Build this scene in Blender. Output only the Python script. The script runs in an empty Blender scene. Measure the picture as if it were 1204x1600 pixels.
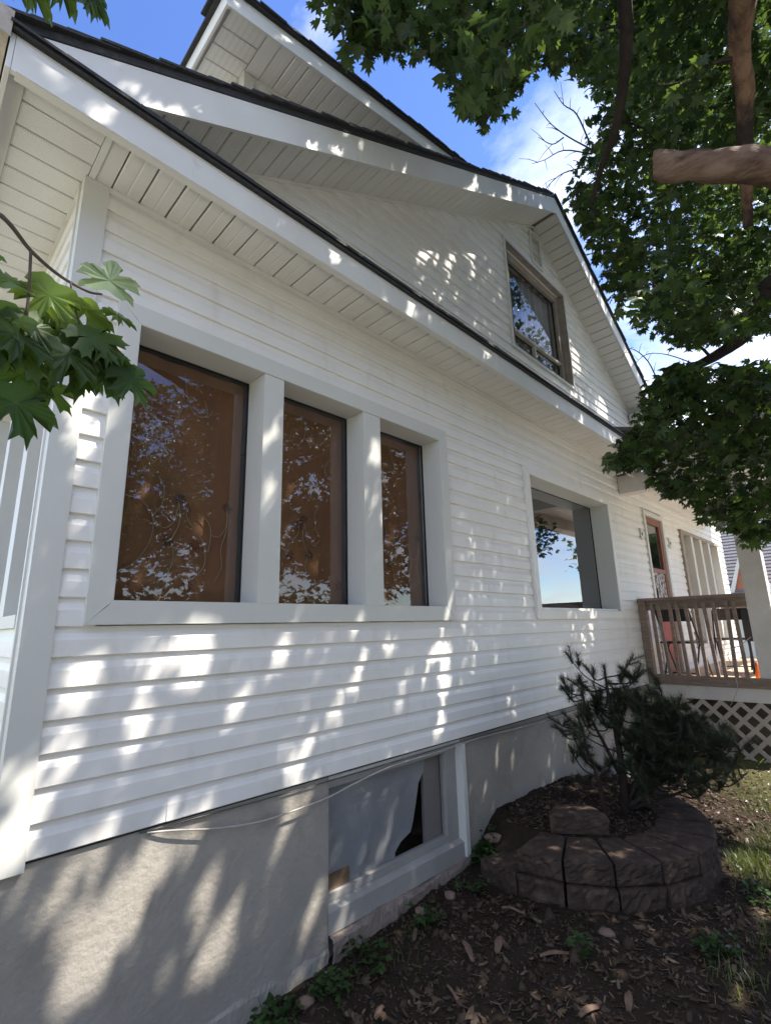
import bpy, math, random
import numpy as np
from mathutils import Vector, Matrix

random.seed(11)
rng = np.random.default_rng(11)
sc = bpy.context.scene
COL = sc.collection
R = math.radians

# ------------------------------------------------------------------ camera
cd = bpy.data.cameras.new('camera')
cam = bpy.data.objects.new('camera', cd)
COL.objects.link(cam)
fwd = Vector((0.6923137, 0.68449358, 0.22840813)).normalized()
up = Vector((-0.14480145, -0.17831107, 0.97326138))
right = fwd.cross(up).normalized()
up = right.cross(fwd)
mw = Matrix((right, up, -fwd)).transposed().to_4x4()
mw.translation = Vector((0.0, -2.293, 1.75))
cam.matrix_world = mw
cd.sensor_fit = 'VERTICAL'
cd.sensor_height = 24.0
cd.lens = 24.0 * 769.76 / 1600.0
cd.clip_start = 0.05
cd.clip_end = 2000
sc.camera = cam

# ------------------------------------------------------------------ sky and sun
SUN = Vector((0.45, -0.50, 1.0)).normalized()
elev = math.asin(SUN.z)
world = bpy.data.worlds.new('World')
sc.world = world
world.use_nodes = True
nt = world.node_tree
for n_ in list(nt.nodes):
    nt.nodes.remove(n_)
N = nt.nodes.new
LK = nt.links.new
out = N('ShaderNodeOutputWorld')
bg = N('ShaderNodeBackground')
bg.inputs['Strength'].default_value = 0.115
sky = N('ShaderNodeTexSky')
sky.sky_type = 'NISHITA'
sky.sun_disc = False
sky.sun_elevation = elev
sky.sun_rotation = math.atan2(SUN.x, SUN.y)
sky.air_density = 1.0
sky.dust_density = 0.1
sky.ozone_density = 4.0
tc = N('ShaderNodeTexCoord')
sep = N('ShaderNodeSeparateXYZ')
LK(tc.outputs['Generated'], sep.inputs[0])
zc = N('ShaderNodeMath'); zc.operation = 'MAXIMUM'; zc.inputs[1].default_value = 0.0
LK(sep.outputs['Z'], zc.inputs[0])
za = N('ShaderNodeMath'); za.operation = 'ADD'; za.inputs[1].default_value = 0.22
LK(zc.outputs[0], za.inputs[0])
dx = N('ShaderNodeMath'); dx.operation = 'DIVIDE'
dy = N('ShaderNodeMath'); dy.operation = 'DIVIDE'
LK(sep.outputs['X'], dx.inputs[0]); LK(za.outputs[0], dx.inputs[1])
LK(sep.outputs['Y'], dy.inputs[0]); LK(za.outputs[0], dy.inputs[1])
cmb = N('ShaderNodeCombineXYZ')
LK(dx.outputs[0], cmb.inputs[0]); LK(dy.outputs[0], cmb.inputs[1])
mp = N('ShaderNodeMapping'); mp.inputs['Location'].default_value = (3.1, 1.4, 0.0)
LK(cmb.outputs[0], mp.inputs[0])
no = N('ShaderNodeTexNoise'); no.inputs['Scale'].default_value = 1.25
no.inputs['Detail'].default_value = 9; no.inputs['Roughness'].default_value = 0.6
no.inputs['Distortion'].default_value = 0.25
LK(mp.outputs[0], no.inputs['Vector'])
cr = N('ShaderNodeValToRGB')
cr.color_ramp.elements[0].position = 0.42; cr.color_ramp.elements[0].color = (0, 0, 0, 1)
cr.color_ramp.elements[1].position = 0.66; cr.color_ramp.elements[1].color = (1, 1, 1, 1)
LK(no.outputs['Fac'], cr.inputs[0])
mx = N('ShaderNodeMix'); mx.data_type = 'RGBA'
LK(cr.outputs[0], mx.inputs['Factor'])
hsv = N('ShaderNodeHueSaturation'); hsv.inputs['Saturation'].default_value = 1.12
hsv.inputs['Hue'].default_value = 0.513
LK(sky.outputs[0], hsv.inputs['Color'])
LK(hsv.outputs[0], mx.inputs['A'])
mx.inputs['B'].default_value = (6.3, 6.5, 7.0, 1)
LK(mx.outputs['Result'], bg.inputs['Color'])
LK(bg.outputs[0], out.inputs[0])

sd = bpy.data.lights.new('sun', 'SUN')
sd.energy = 4.0
sd.angle = R(0.53)
sd.color = (1.0, 0.94, 0.85)
so = bpy.data.objects.new('sun', sd)
COL.objects.link(so)
so.rotation_euler = (-SUN).to_track_quat('-Z', 'Y').to_euler()
so.location = (6, -8, 14)

sc.view_settings.view_transform = 'Standard'
sc.view_settings.look = 'None'
sc.view_settings.gamma = 1.0
sc.view_settings.use_curve_mapping = False
sc.view_settings.exposure = 1.55
sc.render.engine = 'CYCLES'
sc.cycles.max_bounces = 8
sc.cycles.diffuse_bounces = 4
sc.cycles.transparent_max_bounces = 16
sc.cycles.use_denoising = True

# ------------------------------------------------------------------ helpers
WL = {}


def wl(o):
    return WL.get(o.name, Vector((0, 0, 0))) if o else Vector((0, 0, 0))


def tag(o, label=None, cat=None, group=None, kind=None):
    if label: o['label'] = label
    if cat: o['category'] = cat
    if group: o['group'] = group
    if kind: o['kind'] = kind
    return o


def thing(name, loc, label, cat, group=None):
    o = bpy.data.objects.new(name, None)
    o.empty_display_size = 0.1
    COL.objects.link(o)
    o.location = loc
    WL[o.name] = Vector(loc)
    return tag(o, label, cat, group)


def mesh(name, verts, faces, mat, smooth=False):
    me = bpy.data.meshes.new(name)
    me.from_pydata([tuple(v) for v in verts], [], faces)
    if mat: me.materials.append(mat)
    if smooth:
        me.polygons.foreach_set('use_smooth', [True] * len(me.polygons))
    me.update()
    return me


def link(name, me, parent=None, loc=(0, 0, 0), rot=None):
    """link mesh data; loc is a world position"""
    o = bpy.data.objects.new(name, me)
    COL.objects.link(o)
    if parent: o.parent = parent
    o.location = Vector(loc) - wl(parent)
    if rot: o.rotation_euler = rot
    WL[o.name] = Vector(loc)
    return o


class MB:
    def __init__(s):
        s.v = []; s.f = []

    def add(s, v, f):
        b = len(s.v)
        s.v += [tuple(p) for p in v]
        s.f += [tuple(i + b for i in q) for q in f]
        return s

    def box(s, x0, x1, y0, y1, z0, z1, skew=None):
        v = [(x0, y0, z0), (x1, y0, z0), (x1, y1, z0), (x0, y1, z0), (x0, y0, z1), (x1, y0, z1), (x1, y1, z1), (x0, y1, z1)]
        return s.add(v, [(0, 3, 2, 1), (4, 5, 6, 7), (0, 1, 5, 4), (1, 2, 6, 5), (2, 3, 7, 6), (3, 0, 4, 7)])

    def prism(s, poly, d):
        """closed planar polygon extruded by vector d"""
        n = len(poly); d = Vector(d)
        a = [Vector(p) for p in poly]; b = [p + d for p in a]
        return s.add(a + b, [tuple(range(n))[::-1], tuple(range(n, 2 * n))] + [(i, (i + 1) % n, n + (i + 1) % n, n + i) for i in range(n)])

    def tube(s, pts, rad, n=6, cap=True, wob=0.0):
        pts = [Vector(p) for p in pts]
        if not hasattr(rad, '__len__'): rad = [rad] * len(pts)
        V = []; F = []
        ref = Vector((0.13, 0.21, 0.97))
        for i, p in enumerate(pts):
            t = (pts[min(i + 1, len(pts) - 1)] - pts[max(i - 1, 0)])
            if t.length < 1e-6: t = Vector((0, 0, 1))
            t.normalize()
            if abs(t.dot(ref)) > 0.95: ref = Vector((0.97, 0.2, 0.1))
            u = t.cross(ref).normalized(); w = t.cross(u)
            for k in range(n):
                a = 2 * math.pi * k / n
                r = rad[i] * (1 + (random.uniform(-wob, wob) if wob else 0))
                V.append(p + u * (math.cos(a) * r) + w * (math.sin(a) * r))
        for i in range(len(pts) - 1):
            for k in range(n):
                F.append((i * n + k, i * n + (k + 1) % n, (i + 1) * n + (k + 1) % n, (i + 1) * n + k))
        if cap:
            F.append(tuple(range(n))[::-1]); F.append(tuple(range((len(pts) - 1) * n, len(pts) * n)))
        return s.add(V, F)

    def build(s, name, mat, parent=None, smooth=False, origin=None):
        o0 = Vector(origin) if origin else Vector((0, 0, 0))
        me = mesh(name, [Vector(p) - o0 for p in s.v], s.f, mat, smooth)
        return link(name, me, parent, o0)


def box(name, b, mat, parent=None):
    return MB().box(*b).build(name, mat, parent)


def spline(pts, k=6):
    """Catmull-Rom through points"""
    P = [Vector(p) for p in pts]
    P = [P[0] * 2 - P[1]] + P + [P[-1] * 2 - P[-2]]
    o = []
    for i in range(1, len(P) - 2):
        for j in range(k):
            t = j / k
            a, b, c, d = P[i - 1:i + 3]
            o.append(0.5 * ((2 * b) + (c - a) * t + (2 * a - 5 * b + 4 * c - d) * t * t + (3 * b - a - 3 * c + d) * t ** 3))
    o.append(P[-2])
    return o


# ------------------------------------------------------------------ materials
def mat(name, col, rough=0.6, col2=None, scale=4.0, contrast=(0.35, 0.7), bump=0.0, bscale=60.0, spec=0.5, stretch=None, metallic=0.0, col3=None, scale3=25.0, c3=(0.6, 0.75)):
    m = bpy.data.materials.new(name)
    m.use_nodes = True
    t = m.node_tree
    b = t.nodes['Principled BSDF']
    b.inputs['Base Color'].default_value = (*col, 1)
    b.inputs['Roughness'].default_value = rough
    b.inputs['Specular IOR Level'].default_value = spec
    b.inputs['Metallic'].default_value = metallic
    tc = t.nodes.new('ShaderNodeTexCoord')
    mp = t.nodes.new('ShaderNodeMapping')
    if stretch: mp.inputs['Scale'].default_value = stretch
    geo = t.nodes.new('ShaderNodeNewGeometry')
    t.links.new(geo.outputs['Position'], mp.inputs[0])
    last = None
    if col2:
        n1 = t.nodes.new('ShaderNodeTexNoise'); n1.inputs['Scale'].default_value = scale
        n1.inputs['Detail'].default_value = 6; n1.inputs['Roughness'].default_value = 0.62
        t.links.new(mp.outputs[0], n1.inputs['Vector'])
        r1 = t.nodes.new('ShaderNodeValToRGB')
        r1.color_ramp.elements[0].position = contrast[0]; r1.color_ramp.elements[0].color = (*col, 1)
        r1.color_ramp.elements[1].position = contrast[1]; r1.color_ramp.elements[1].color = (*col2, 1)
        t.links.new(n1.outputs['Fac'], r1.inputs[0])
        last = r1.outputs[0]
        if col3:
            n3 = t.nodes.new('ShaderNodeTexNoise'); n3.inputs['Scale'].default_value = scale3
            n3.inputs['Detail'].default_value = 5
            t.links.new(mp.outputs[0], n3.inputs['Vector'])
            r3 = t.nodes.new('ShaderNodeValToRGB')
            r3.color_ramp.elements[0].position = c3[0]; r3.color_ramp.elements[1].position = c3[1]
            t.links.new(n3.outputs['Fac'], r3.inputs[0])
            x = t.nodes.new('ShaderNodeMix'); x.data_type = 'RGBA'
            t.links.new(r3.outputs[0], x.inputs['Factor']); t.links.new(last, x.inputs['A'])
            x.inputs['B'].default_value = (*col3, 1)
            last = x.outputs['Result']
        t.links.new(last, b.inputs['Base Color'])
    if bump:
        n2 = t.nodes.new('ShaderNodeTexNoise'); n2.inputs['Scale'].default_value = bscale
        n2.inputs['Detail'].default_value = 5
        t.links.new(mp.outputs[0], n2.inputs['Vector'])
        bp = t.nodes.new('ShaderNodeBump'); bp.inputs['Strength'].default_value = bump
        bp.inputs['Distance'].default_value = 0.01
        t.links.new(n2.outputs['Fac'], bp.inputs['Height'])
        t.links.new(bp.outputs[0], b.inputs['Normal'])
    return m


def soffit_mat(name, col, col2, pitch=110.0, dotmix=0.35):
    """white vinyl soffit with rows of tiny vent perforations"""
    m = mat(name, col, 0.55, col2, 3.0, (0.3, 0.75))
    t = m.node_tree
    b = t.nodes['Principled BSDF']
    geo = t.nodes.new('ShaderNodeNewGeometry')
    v = t.nodes.new('ShaderNodeTexVoronoi'); v.feature = 'F1'; v.inputs['Scale'].default_value = pitch
    v.inputs['Randomness'].default_value = 0.12
    t.links.new(geo.outputs['Position'], v.inputs['Vector'])
    r = t.nodes.new('ShaderNodeValToRGB')
    r.color_ramp.elements[0].position = 0.22; r.color_ramp.elements[0].color = (1 - dotmix, 1 - dotmix, 1 - dotmix, 1)
    r.color_ramp.elements[1].position = 0.34; r.color_ramp.elements[1].color = (1, 1, 1, 1)
    t.links.new(v.outputs['Distance'], r.inputs[0])
    src = b.inputs['Base Color'].links[0].from_socket
    x = t.nodes.new('ShaderNodeMix'); x.data_type = 'RGBA'; x.blend_type = 'MULTIPLY'
    x.inputs['Factor'].default_value = 1.0
    t.links.new(src, x.inputs['A']); t.links.new(r.outputs[0], x.inputs['B'])
    t.links.new(x.outputs['Result'], b.inputs['Base Color'])
    return m


def glass_mat(name, tint=(0.85, 0.88, 0.88), ior=1.75, wav=0.0):
    m = bpy.data.materials.new(name); m.use_nodes = True
    t = m.node_tree
    for n in list(t.nodes): t.nodes.remove(n)
    o = t.nodes.new('ShaderNodeOutputMaterial')
    mix = t.nodes.new('ShaderNodeMixShader')
    tr = t.nodes.new('ShaderNodeBsdfTransparent'); tr.inputs[0].default_value = (*tint, 1)
    gl = t.nodes.new('ShaderNodeBsdfGlossy'); gl.inputs['Roughness'].default_value = 0.012
    gl.inputs['Color'].default_value = (0.96, 0.97, 1.0, 1)
    fr = t.nodes.new('ShaderNodeFresnel')
    gb = t.nodes.new('ShaderNodeNewGeometry')          # thin pane: same reflectance from both faces
    mr = t.nodes.new('ShaderNodeMapRange'); mr.inputs['To Min'].default_value = ior; mr.inputs['To Max'].default_value = 1.0 / ior
    t.links.new(gb.outputs['Backfacing'], mr.inputs['Value']); t.links.new(mr.outputs[0], fr.inputs['IOR'])
    if wav:
        geo = t.nodes.new('ShaderNodeNewGeometry')
        n = t.nodes.new('ShaderNodeTexNoise'); n.inputs['Scale'].default_value = 2.6; n.inputs['Detail'].default_value = 1
        t.links.new(geo.outputs['Position'], n.inputs['Vector'])
        bp = t.nodes.new('ShaderNodeBump'); bp.inputs['Strength'].default_value = wav; bp.inputs['Distance'].default_value = 0.02
        t.links.new(n.outputs['Fac'], bp.inputs['Height'])
        t.links.new(bp.outputs[0], gl.inputs['Normal'])
    t.links.new(fr.outputs[0], mix.inputs[0]); t.links.new(tr.outputs[0], mix.inputs[1]); t.links.new(gl.outputs[0], mix.inputs[2])
    t.links.new(mix.outputs[0], o.inputs[0])
    return m


def leaf_mat(name, dark, light, trans=0.45, back=None):
    m = bpy.data.materials.new(name); m.use_nodes = True
    t = m.node_tree
    b = t.nodes['Principled BSDF']
    b.inputs['Roughness'].default_value = 0.42
    b.inputs['Specular IOR Level'].default_value = 0.35
    at = t.nodes.new('ShaderNodeAttribute'); at.attribute_name = 'tint'
    r = t.nodes.new('ShaderNodeValToRGB')
    r.color_ramp.elements[0].color = (*dark, 1); r.color_ramp.elements[1].color = (*light, 1)
    t.links.new(at.outputs['Fac'], r.inputs[0])
    va = t.nodes.new('ShaderNodeAttribute'); va.attribute_name = 'vein'
    vr = t.nodes.new('ShaderNodeMapRange'); vr.inputs['From Min'].default_value = 0.90; vr.inputs['From Max'].default_value = 0.98
    vr.inputs['To Max'].default_value = 0.45
    t.links.new(va.outputs['Fac'], vr.inputs['Value'])
    vm = t.nodes.new('ShaderNodeMix'); vm.data_type = 'RGBA'
    vm.inputs['B'].default_value = (0.16, 0.24, 0.08, 1)
    t.links.new(vr.outputs[0], vm.inputs['Factor']); t.links.new(r.outputs[0], vm.inputs['A'])
    t.links.new(vm.outputs['Result'], b.inputs['Base Color'])
    tl = t.nodes.new('ShaderNodeBsdfTranslucent')
    hs = t.nodes.new('ShaderNodeHueSaturation'); hs.inputs['Hue'].default_value = 0.475; hs.inputs['Saturation'].default_value = 1.15; hs.inputs['Value'].default_value = 1.8
    t.links.new(r.outputs[0], hs.inputs['Color']); t.links.new(hs.outputs[0], tl.inputs[0])
    mx = t.nodes.new('ShaderNodeMixShader'); mx.inputs[0].default_value = trans
    t.links.new(b.outputs[0], mx.inputs[1]); t.links.new(tl.outputs[0], mx.inputs[2])
    o = t.nodes['Material Output']
    t.links.new(mx.outputs[0], o.inputs[0])
    return m


WHITE = mat('white_vinyl', (0.825, 0.80, 0.755), 0.42, (0.765, 0.74, 0.69), 1.3, (0.35, 0.75), bump=0.05, bscale=140, col3=(0.64, 0.61, 0.55), scale3=5.0, c3=(0.57, 0.9), stretch=(1.6, 1.6, 0.7))
TRIM = mat('trim_aluminium', (0.66, 0.655, 0.605), 0.45, (0.61, 0.605, 0.555), 2.0, (0.3, 0.75), bump=0.03, bscale=30)
FASCIA = mat('fascia_aluminium', (0.76, 0.75, 0.71), 0.5, (0.68, 0.665, 0.62), 2.6, (0.35, 0.75), bump=0.05, bscale=18, col3=(0.55, 0.52, 0.46), scale3=9.0, c3=(0.66, 0.85))
SOFF = soffit_mat('soffit_vinyl', (0.78, 0.76, 0.72), (0.71, 0.685, 0.635), 150.0, 0.18)
SOFFV = soffit_mat('soffit_vented', (0.79, 0.775, 0.735), (0.72, 0.70, 0.655), 105.0, 0.34)
GROOVE = mat('soffit_groove', (0.30, 0.28, 0.25), 0.8)
SHING = mat('asphalt_shingle', (0.022, 0.022, 0.026), 0.75, (0.06, 0.058, 0.058), 55.0, (0.3, 0.75), bump=0.8, bscale=220)
STUCCO = mat('foundation_stucco', (0.375, 0.345, 0.30), 0.92, (0.30, 0.275, 0.235), 1.8, (0.3, 0.7), bump=0.5, bscale=34, col3=(0.27, 0.235, 0.195), scale3=4.0, c3=(0.55, 0.8))
CONC = mat('rough_concrete', (0.33, 0.265, 0.225), 0.95, (0.19, 0.15, 0.125), 9.0, (0.3, 0.7), bump=1.0, bscale=55)
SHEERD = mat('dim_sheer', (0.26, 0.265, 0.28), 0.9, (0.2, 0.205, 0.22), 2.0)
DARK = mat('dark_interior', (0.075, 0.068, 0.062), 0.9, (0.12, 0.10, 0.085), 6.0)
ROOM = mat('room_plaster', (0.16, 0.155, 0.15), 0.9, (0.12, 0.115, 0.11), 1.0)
GASK = mat('black_gasket', (0.012, 0.012, 0.012), 0.6)
GLASS = glass_mat('window_glass', (0.90, 0.90, 0.90), 1.75, 0.02)
GLASSR = glass_mat('coated_glass', (0.55, 0.57, 0.6), 3.3, 0.008)
CURT = mat('brown_curtain', (0.140, 0.060, 0.026), 0.85, (0.25, 0.120, 0.048), 3.0, (0.3, 0.75), bump=0.2, bscale=300, stretch=(1, 1, 0.25))
THREAD = mat('gold_thread', (0.25, 0.18, 0.10), 0.6)
THREADR = mat('dark_red_thread', (0.10, 0.02, 0.014), 0.7)
SHEER = mat('white_sheer', (0.62, 0.63, 0.66), 0.85, (0.5, 0.51, 0.55), 2.0)
WOODG = mat('weathered_wood', (0.31, 0.23, 0.18), 0.85, (0.20, 0.14, 0.105), 6.0, (0.3, 0.7), bump=0.5, bscale=45, stretch=(1, 1, 6), col3=(0.38, 0.31, 0.26), scale3=14.0)
WOODB = mat('brown_window_wood', (0.36, 0.315, 0.265), 0.8, (0.27, 0.225, 0.18), 8.0, (0.35, 0.7), bump=0.4, bscale=60, col3=(0.38, 0.34, 0.29), scale3=20, c3=(0.52, 0.75))
DECKW = mat('deck_boards', (0.62, 0.43, 0.28), 0.75, (0.50, 0.34, 0.22), 5.0, (0.3, 0.7), stretch=(1, 6, 1), bump=0.2, bscale=50)
REDW = mat('red_brown_paint', (0.26, 0.085, 0.05), 0.5, (0.20, 0.065, 0.04), 6.0)
REDD = mat('red_paint', (0.36, 0.06, 0.05), 0.6, (0.30, 0.05, 0.04), 5.0)
LATT = mat('lattice_paint', (0.52, 0.44, 0.37), 0.8, (0.42, 0.35, 0.29), 7.0, bump=0.2, bscale=50)
POSTP = mat('post_paint', (0.68, 0.63, 0.58), 0.7, (0.56, 0.51, 0.46), 2.4, (0.4, 0.7), col3=(0.25, 0.19, 0.15), scale3=8.0, c3=(0.68, 0.8), bump=0.12, bscale=30)
BLOCK = mat('retaining_block', (0.088, 0.063, 0.049), 0.97, (0.048, 0.036, 0.029), 9.0, (0.3, 0.7), bump=1.0, bscale=150, col3=(0.125, 0.085, 0.064), scale3=16.0, c3=(0.50, 0.68), spec=0.15)
SOIL = mat('soil', (0.055, 0.038, 0.029), 1.0, (0.085, 0.058, 0.043), 3.0, (0.35, 0.7), bump=1.0, bscale=40, col3=(0.035, 0.030, 0.018), scale3=9.0, c3=(0.5, 0.7), spec=0.15)
BARK = mat('bark_dark', (0.055, 0.043, 0.036), 0.95, (0.028, 0.022, 0.019), 12.0, (0.3, 0.7), bump=1.0, bscale=30, stretch=(1, 1, 0.4), spec=0.1)
DEADW = mat('bare_limb_wood', (0.20, 0.135, 0.10), 0.92, (0.105, 0.065, 0.047), 8.0, (0.36, 0.66), bump=1.0, bscale=45, col3=(0.055, 0.035, 0.027), scale3=5.0, c3=(0.54, 0.66), spec=0.12, stretch=(1.6, 0.55, 1.6))
DEADV = mat('peeling_bark', (0.19, 0.115, 0.07), 0.9, (0.085, 0.05, 0.034), 7.0, (0.38, 0.6), bump=1.0, bscale=40, col3=(0.035, 0.027, 0.023), scale3=4.0, c3=(0.47, 0.56), spec=0.12, stretch=(1.5, 1.5, 0.5))
LEAF = leaf_mat('maple_leaf', (0.016, 0.034, 0.013), (0.064, 0.108, 0.028), 0.40)
LEAFB = leaf_mat('maple_leaf_near', (0.034, 0.074, 0.018), (0.17, 0.26, 0.06), 0.45)
PINE = leaf_mat('pine_needles', (0.024, 0.034, 0.020), (0.066, 0.082, 0.048), 0.15)
LEAFP = leaf_mat('maple_leaf_pale', (0.20, 0.27, 0.14), (0.30, 0.38, 0.20), 0.3)
DRYL = leaf_mat('dry_maple_leaf', (0.05, 0.030, 0.018), (0.15, 0.095, 0.058), 0.1)
GRASS = leaf_mat('grass_blades', (0.045, 0.075, 0.018), (0.13, 0.15, 0.045), 0.3)
WEED = leaf_mat('weed_leaves', (0.020, 0.048, 0.012), (0.05, 0.10, 0.025), 0.3)
LITTER = leaf_mat('dry_litter', (0.06, 0.04, 0.026), (0.20, 0.145, 0.10), 0.1)
PLAST = mat('black_metal', (0.025, 0.025, 0.028), 0.45)
CABLE = mat('grey_cable', (0.42, 0.40, 0.36), 0.6)
BRICKO = mat('orange_brick', (0.42, 0.16, 0.09), 0.9, (0.33, 0.12, 0.07), 14.0)
GREYR = mat('grey_shingle', (0.15, 0.145, 0.155), 0.9, (0.10, 0.10, 0.105), 9.0, (0.35, 0.65), bump=0.3, bscale=20)
CONCRETE = mat('pale_concrete', (0.52, 0.50, 0.46), 0.9, (0.43, 0.41, 0.375), 1.5, (0.35, 0.7), bump=0.3, bscale=30)

# ------------------------------------------------------------------ ground
def sm(a, b, x):
    t = np.clip((x - a) / (b - a), 0, 1)
    return t * t * (3 - 2 * t)


PC = (3.78, -0.40)


def gz(x, y):
    x = np.asarray(x, float); y = np.asarray(y, float)
    base = 0.02 + 0.18 * sm(0.2, 3.2, x) + 0.05 * sm(5, 8, x)
    d = np.hypot((x - PC[0]) * np.where(x > PC[0], 0.55, 1.0), (y - PC[1]))
    bed = 0.225 * (1 - sm(0.52, 0.86, d)) * (y < 0.3)
    w = 0.010 * np.sin(x * 5.1 + 1.3 * np.sin(y * 3.7)) * np.sin(y * 4.3 + 0.7) + 0.006 * np.sin(x * 13 + y * 7) + 0.005 * np.sin(y * 17 - x * 5)
    near = (1 - sm(8, 14, np.abs(x))) * (1 - sm(5, 9, np.abs(y)))
    return base + bed + w * near


def axis(lo, a, b, hi, fine, nco):
    l = a - np.geomspace(0.2, a - lo, nco)[::-1]
    h = b + np.geomspace(0.2, hi - b, nco)
    return np.concatenate([l, np.arange(a, b + 1e-6, fine), h])


gx = axis(-150, -0.6, 7.0, 200, 0.035, 22)
gy = axis(-150, -3.2, 0.1, 150, 0.035, 22)
GX, GY = np.meshgrid(gx, gy)
GZ = gz(GX, GY)
fine = (GX > -0.6) & (GX < 7.0) & (GY > -3.2) & (GY < 0.12)
GZ = GZ + np.where(fine, rng.normal(0, 0.0045, GX.shape), 0)
ny, nx = GX.shape
V = np.stack([GX, GY, GZ], -1).reshape(-1, 3)
idx = np.arange(ny * nx).reshape(ny, nx)
F = np.stack([idx[:-1, :-1], idx[:-1, 1:], idx[1:, 1:], idx[1:, :-1]], -1).reshape(-1, 4)


def npmesh(name, V, F, m, tint=None, smooth=False, vein=None):
    me = bpy.data.meshes.new(name)
    V = np.ascontiguousarray(V, np.float32); F = np.ascontiguousarray(F, np.int32)
    k = F.shape[1]
    me.vertices.add(len(V)); me.vertices.foreach_set('co', V.ravel())
    me.loops.add(F.size); me.loops.foreach_set('vertex_index', F.ravel())
    me.polygons.add(len(F)); me.polygons.foreach_set('loop_start', np.arange(0, F.size, k, dtype=np.int32))
    if smooth: me.polygons.foreach_set('use_smooth', np.ones(len(F), bool))
    me.update(calc_edges=True)
    if tint is not None:
        a = me.attributes.new('tint', 'FLOAT', 'POINT')
        a.data.foreach_set('value', np.ascontiguousarray(tint, np.float32))
    if vein is not None:
        a = me.attributes.new('vein', 'FLOAT', 'POINT')
        a.data.foreach_set('value', np.ascontiguousarray(vein, np.float32))
    me.materials.append(m)
    return me


gm = mat('ground_soil_and_lawn', (0.025, 0.0175, 0.013), 1.0, (0.043, 0.030, 0.022), 2.2, (0.35, 0.7), bump=1.0, bscale=45, col3=(0.022, 0.021, 0.012), scale3=7.0, c3=(0.5, 0.72), spec=0.1)
t = gm.node_tree
b = t.nodes['Principled BSDF']
geo = t.nodes.new('ShaderNodeNewGeometry')
sp = t.nodes.new('ShaderNodeSeparateXYZ'); t.links.new(geo.outputs['Position'], sp.inputs[0])
nz = t.nodes.new('ShaderNodeTexNoise'); nz.inputs['Scale'].default_value = 0.9; nz.inputs['Detail'].default_value = 6
t.links.new(geo.outputs['Position'], nz.inputs['Vector'])
ln = t.nodes.new('ShaderNodeVectorMath'); ln.operation = 'DISTANCE'
ln.inputs[1].default_value = (2.4, -1.2, 0.1)
t.links.new(geo.outputs['Position'], ln.inputs[0])
ad = t.nodes.new('ShaderNodeMath'); ad.operation = 'MULTIPLY_ADD'; ad.inputs[1].default_value = 3.0
t.links.new(nz.outputs['Fac'], ad.inputs[0]); t.links.new(ln.outputs['Value'], ad.inputs[2])
rp = t.nodes.new('ShaderNodeMapRange'); rp.inputs['From Min'].default_value = 4.6; rp.inputs['From Max'].default_value = 6.2
t.links.new(ad.outputs[0], rp.inputs['Value'])
gcol = t.nodes.new('ShaderNodeValToRGB')
gcol.color_ramp.elements[0].position = 0.35; gcol.color_ramp.elements[0].color = (0.075, 0.10, 0.03, 1)
gcol.color_ramp.elements[1].position = 0.7; gcol.color_ramp.elements[1].color = (0.16, 0.145, 0.06, 1)
nz2 = t.nodes.new('ShaderNodeTexNoise'); nz2.inputs['Scale'].default_value = 12; nz2.inputs['Detail'].default_value = 6
t.links.new(geo.outputs['Position'], nz2.inputs['Vector']); t.links.new(nz2.outputs['Fac'], gcol.inputs[0])
src = b.inputs['Base Color'].links[0].from_socket
xm = t.nodes.new('ShaderNodeMix'); xm.data_type = 'RGBA'
t.links.new(rp.outputs[0], xm.inputs['Factor']); t.links.new(src, xm.inputs['A']); t.links.new(gcol.outputs[0], xm.inputs['B'])
t.links.new(xm.outputs['Result'], b.inputs['Base Color'])
ground = link('ground', npmesh('ground', V, F, gm, smooth=True))
tag(ground, 'dark bare soil yard with scattered litter, turning to lawn further off', 'ground', kind='structure')

def slabrow(name, x0, x1, y0, y1, n, label):
    t_ = thing(name, ((x0 + x1) / 2, (y0 + y1) / 2, 0.05), label, 'reflector')
    t_['kind'] = 'structure'
    for k in range(n):
        a = x0 + (x1 - x0) * k / n
        zz = [0.02 + float(gz(np.array(v), np.array((y0 + y1) / 2))) for v in (a, a + (x1 - x0) / n)]
        v = [(a + .006, y0, zz[0]), (a + (x1 - x0) / n - .006, y0, zz[1]), (a + (x1 - x0) / n - .006, y1, zz[1]), (a + .006, y1, zz[0])]
        MB().add(v + [(p[0], p[1], p[2] - .12) for p in v], [(0, 1, 2, 3), (0, 4, 5, 1), (1, 5, 6, 2), (2, 6, 7, 3), (3, 7, 4, 0)]).build('slab', CONCRETE, t_)


slabrow('reflector', -16, 32, -10.5, -4.6, 16, 'pale concrete driveway added to bounce light, along the far side of the yard')  # unseen paving added to bounce sunlight back at wall and soffits
slabrow('side_reflector', 4.6, 20, -4.55, -2.5, 10, 'added pale concrete paving bouncing light onto the wall by the porch')  # added out of view to brighten the right-hand wall by bounce
slabrow('front_reflector', -12, -3.2, -4.4, 7.0, 4, 'added pale concrete apron bouncing light up at the front soffit')  # added out of view to lift the front soffit with bounced light

# ------------------------------------------------------------------ house
HOUSE = thing('house', (0.40, 0.0, 0.0), 'white vinyl sided house with gable, shed dormer and triple brown-curtained window', 'house')
ZB, LAP = 0.985, 0.114
PROF = [(0.0, -0.001), (0.0, -0.0145), (0.003, -0.0168), (0.064, -0.0142), (0.072, -0.0108), (0.090, -0.0045), (0.1155, -0.0025)]


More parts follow.
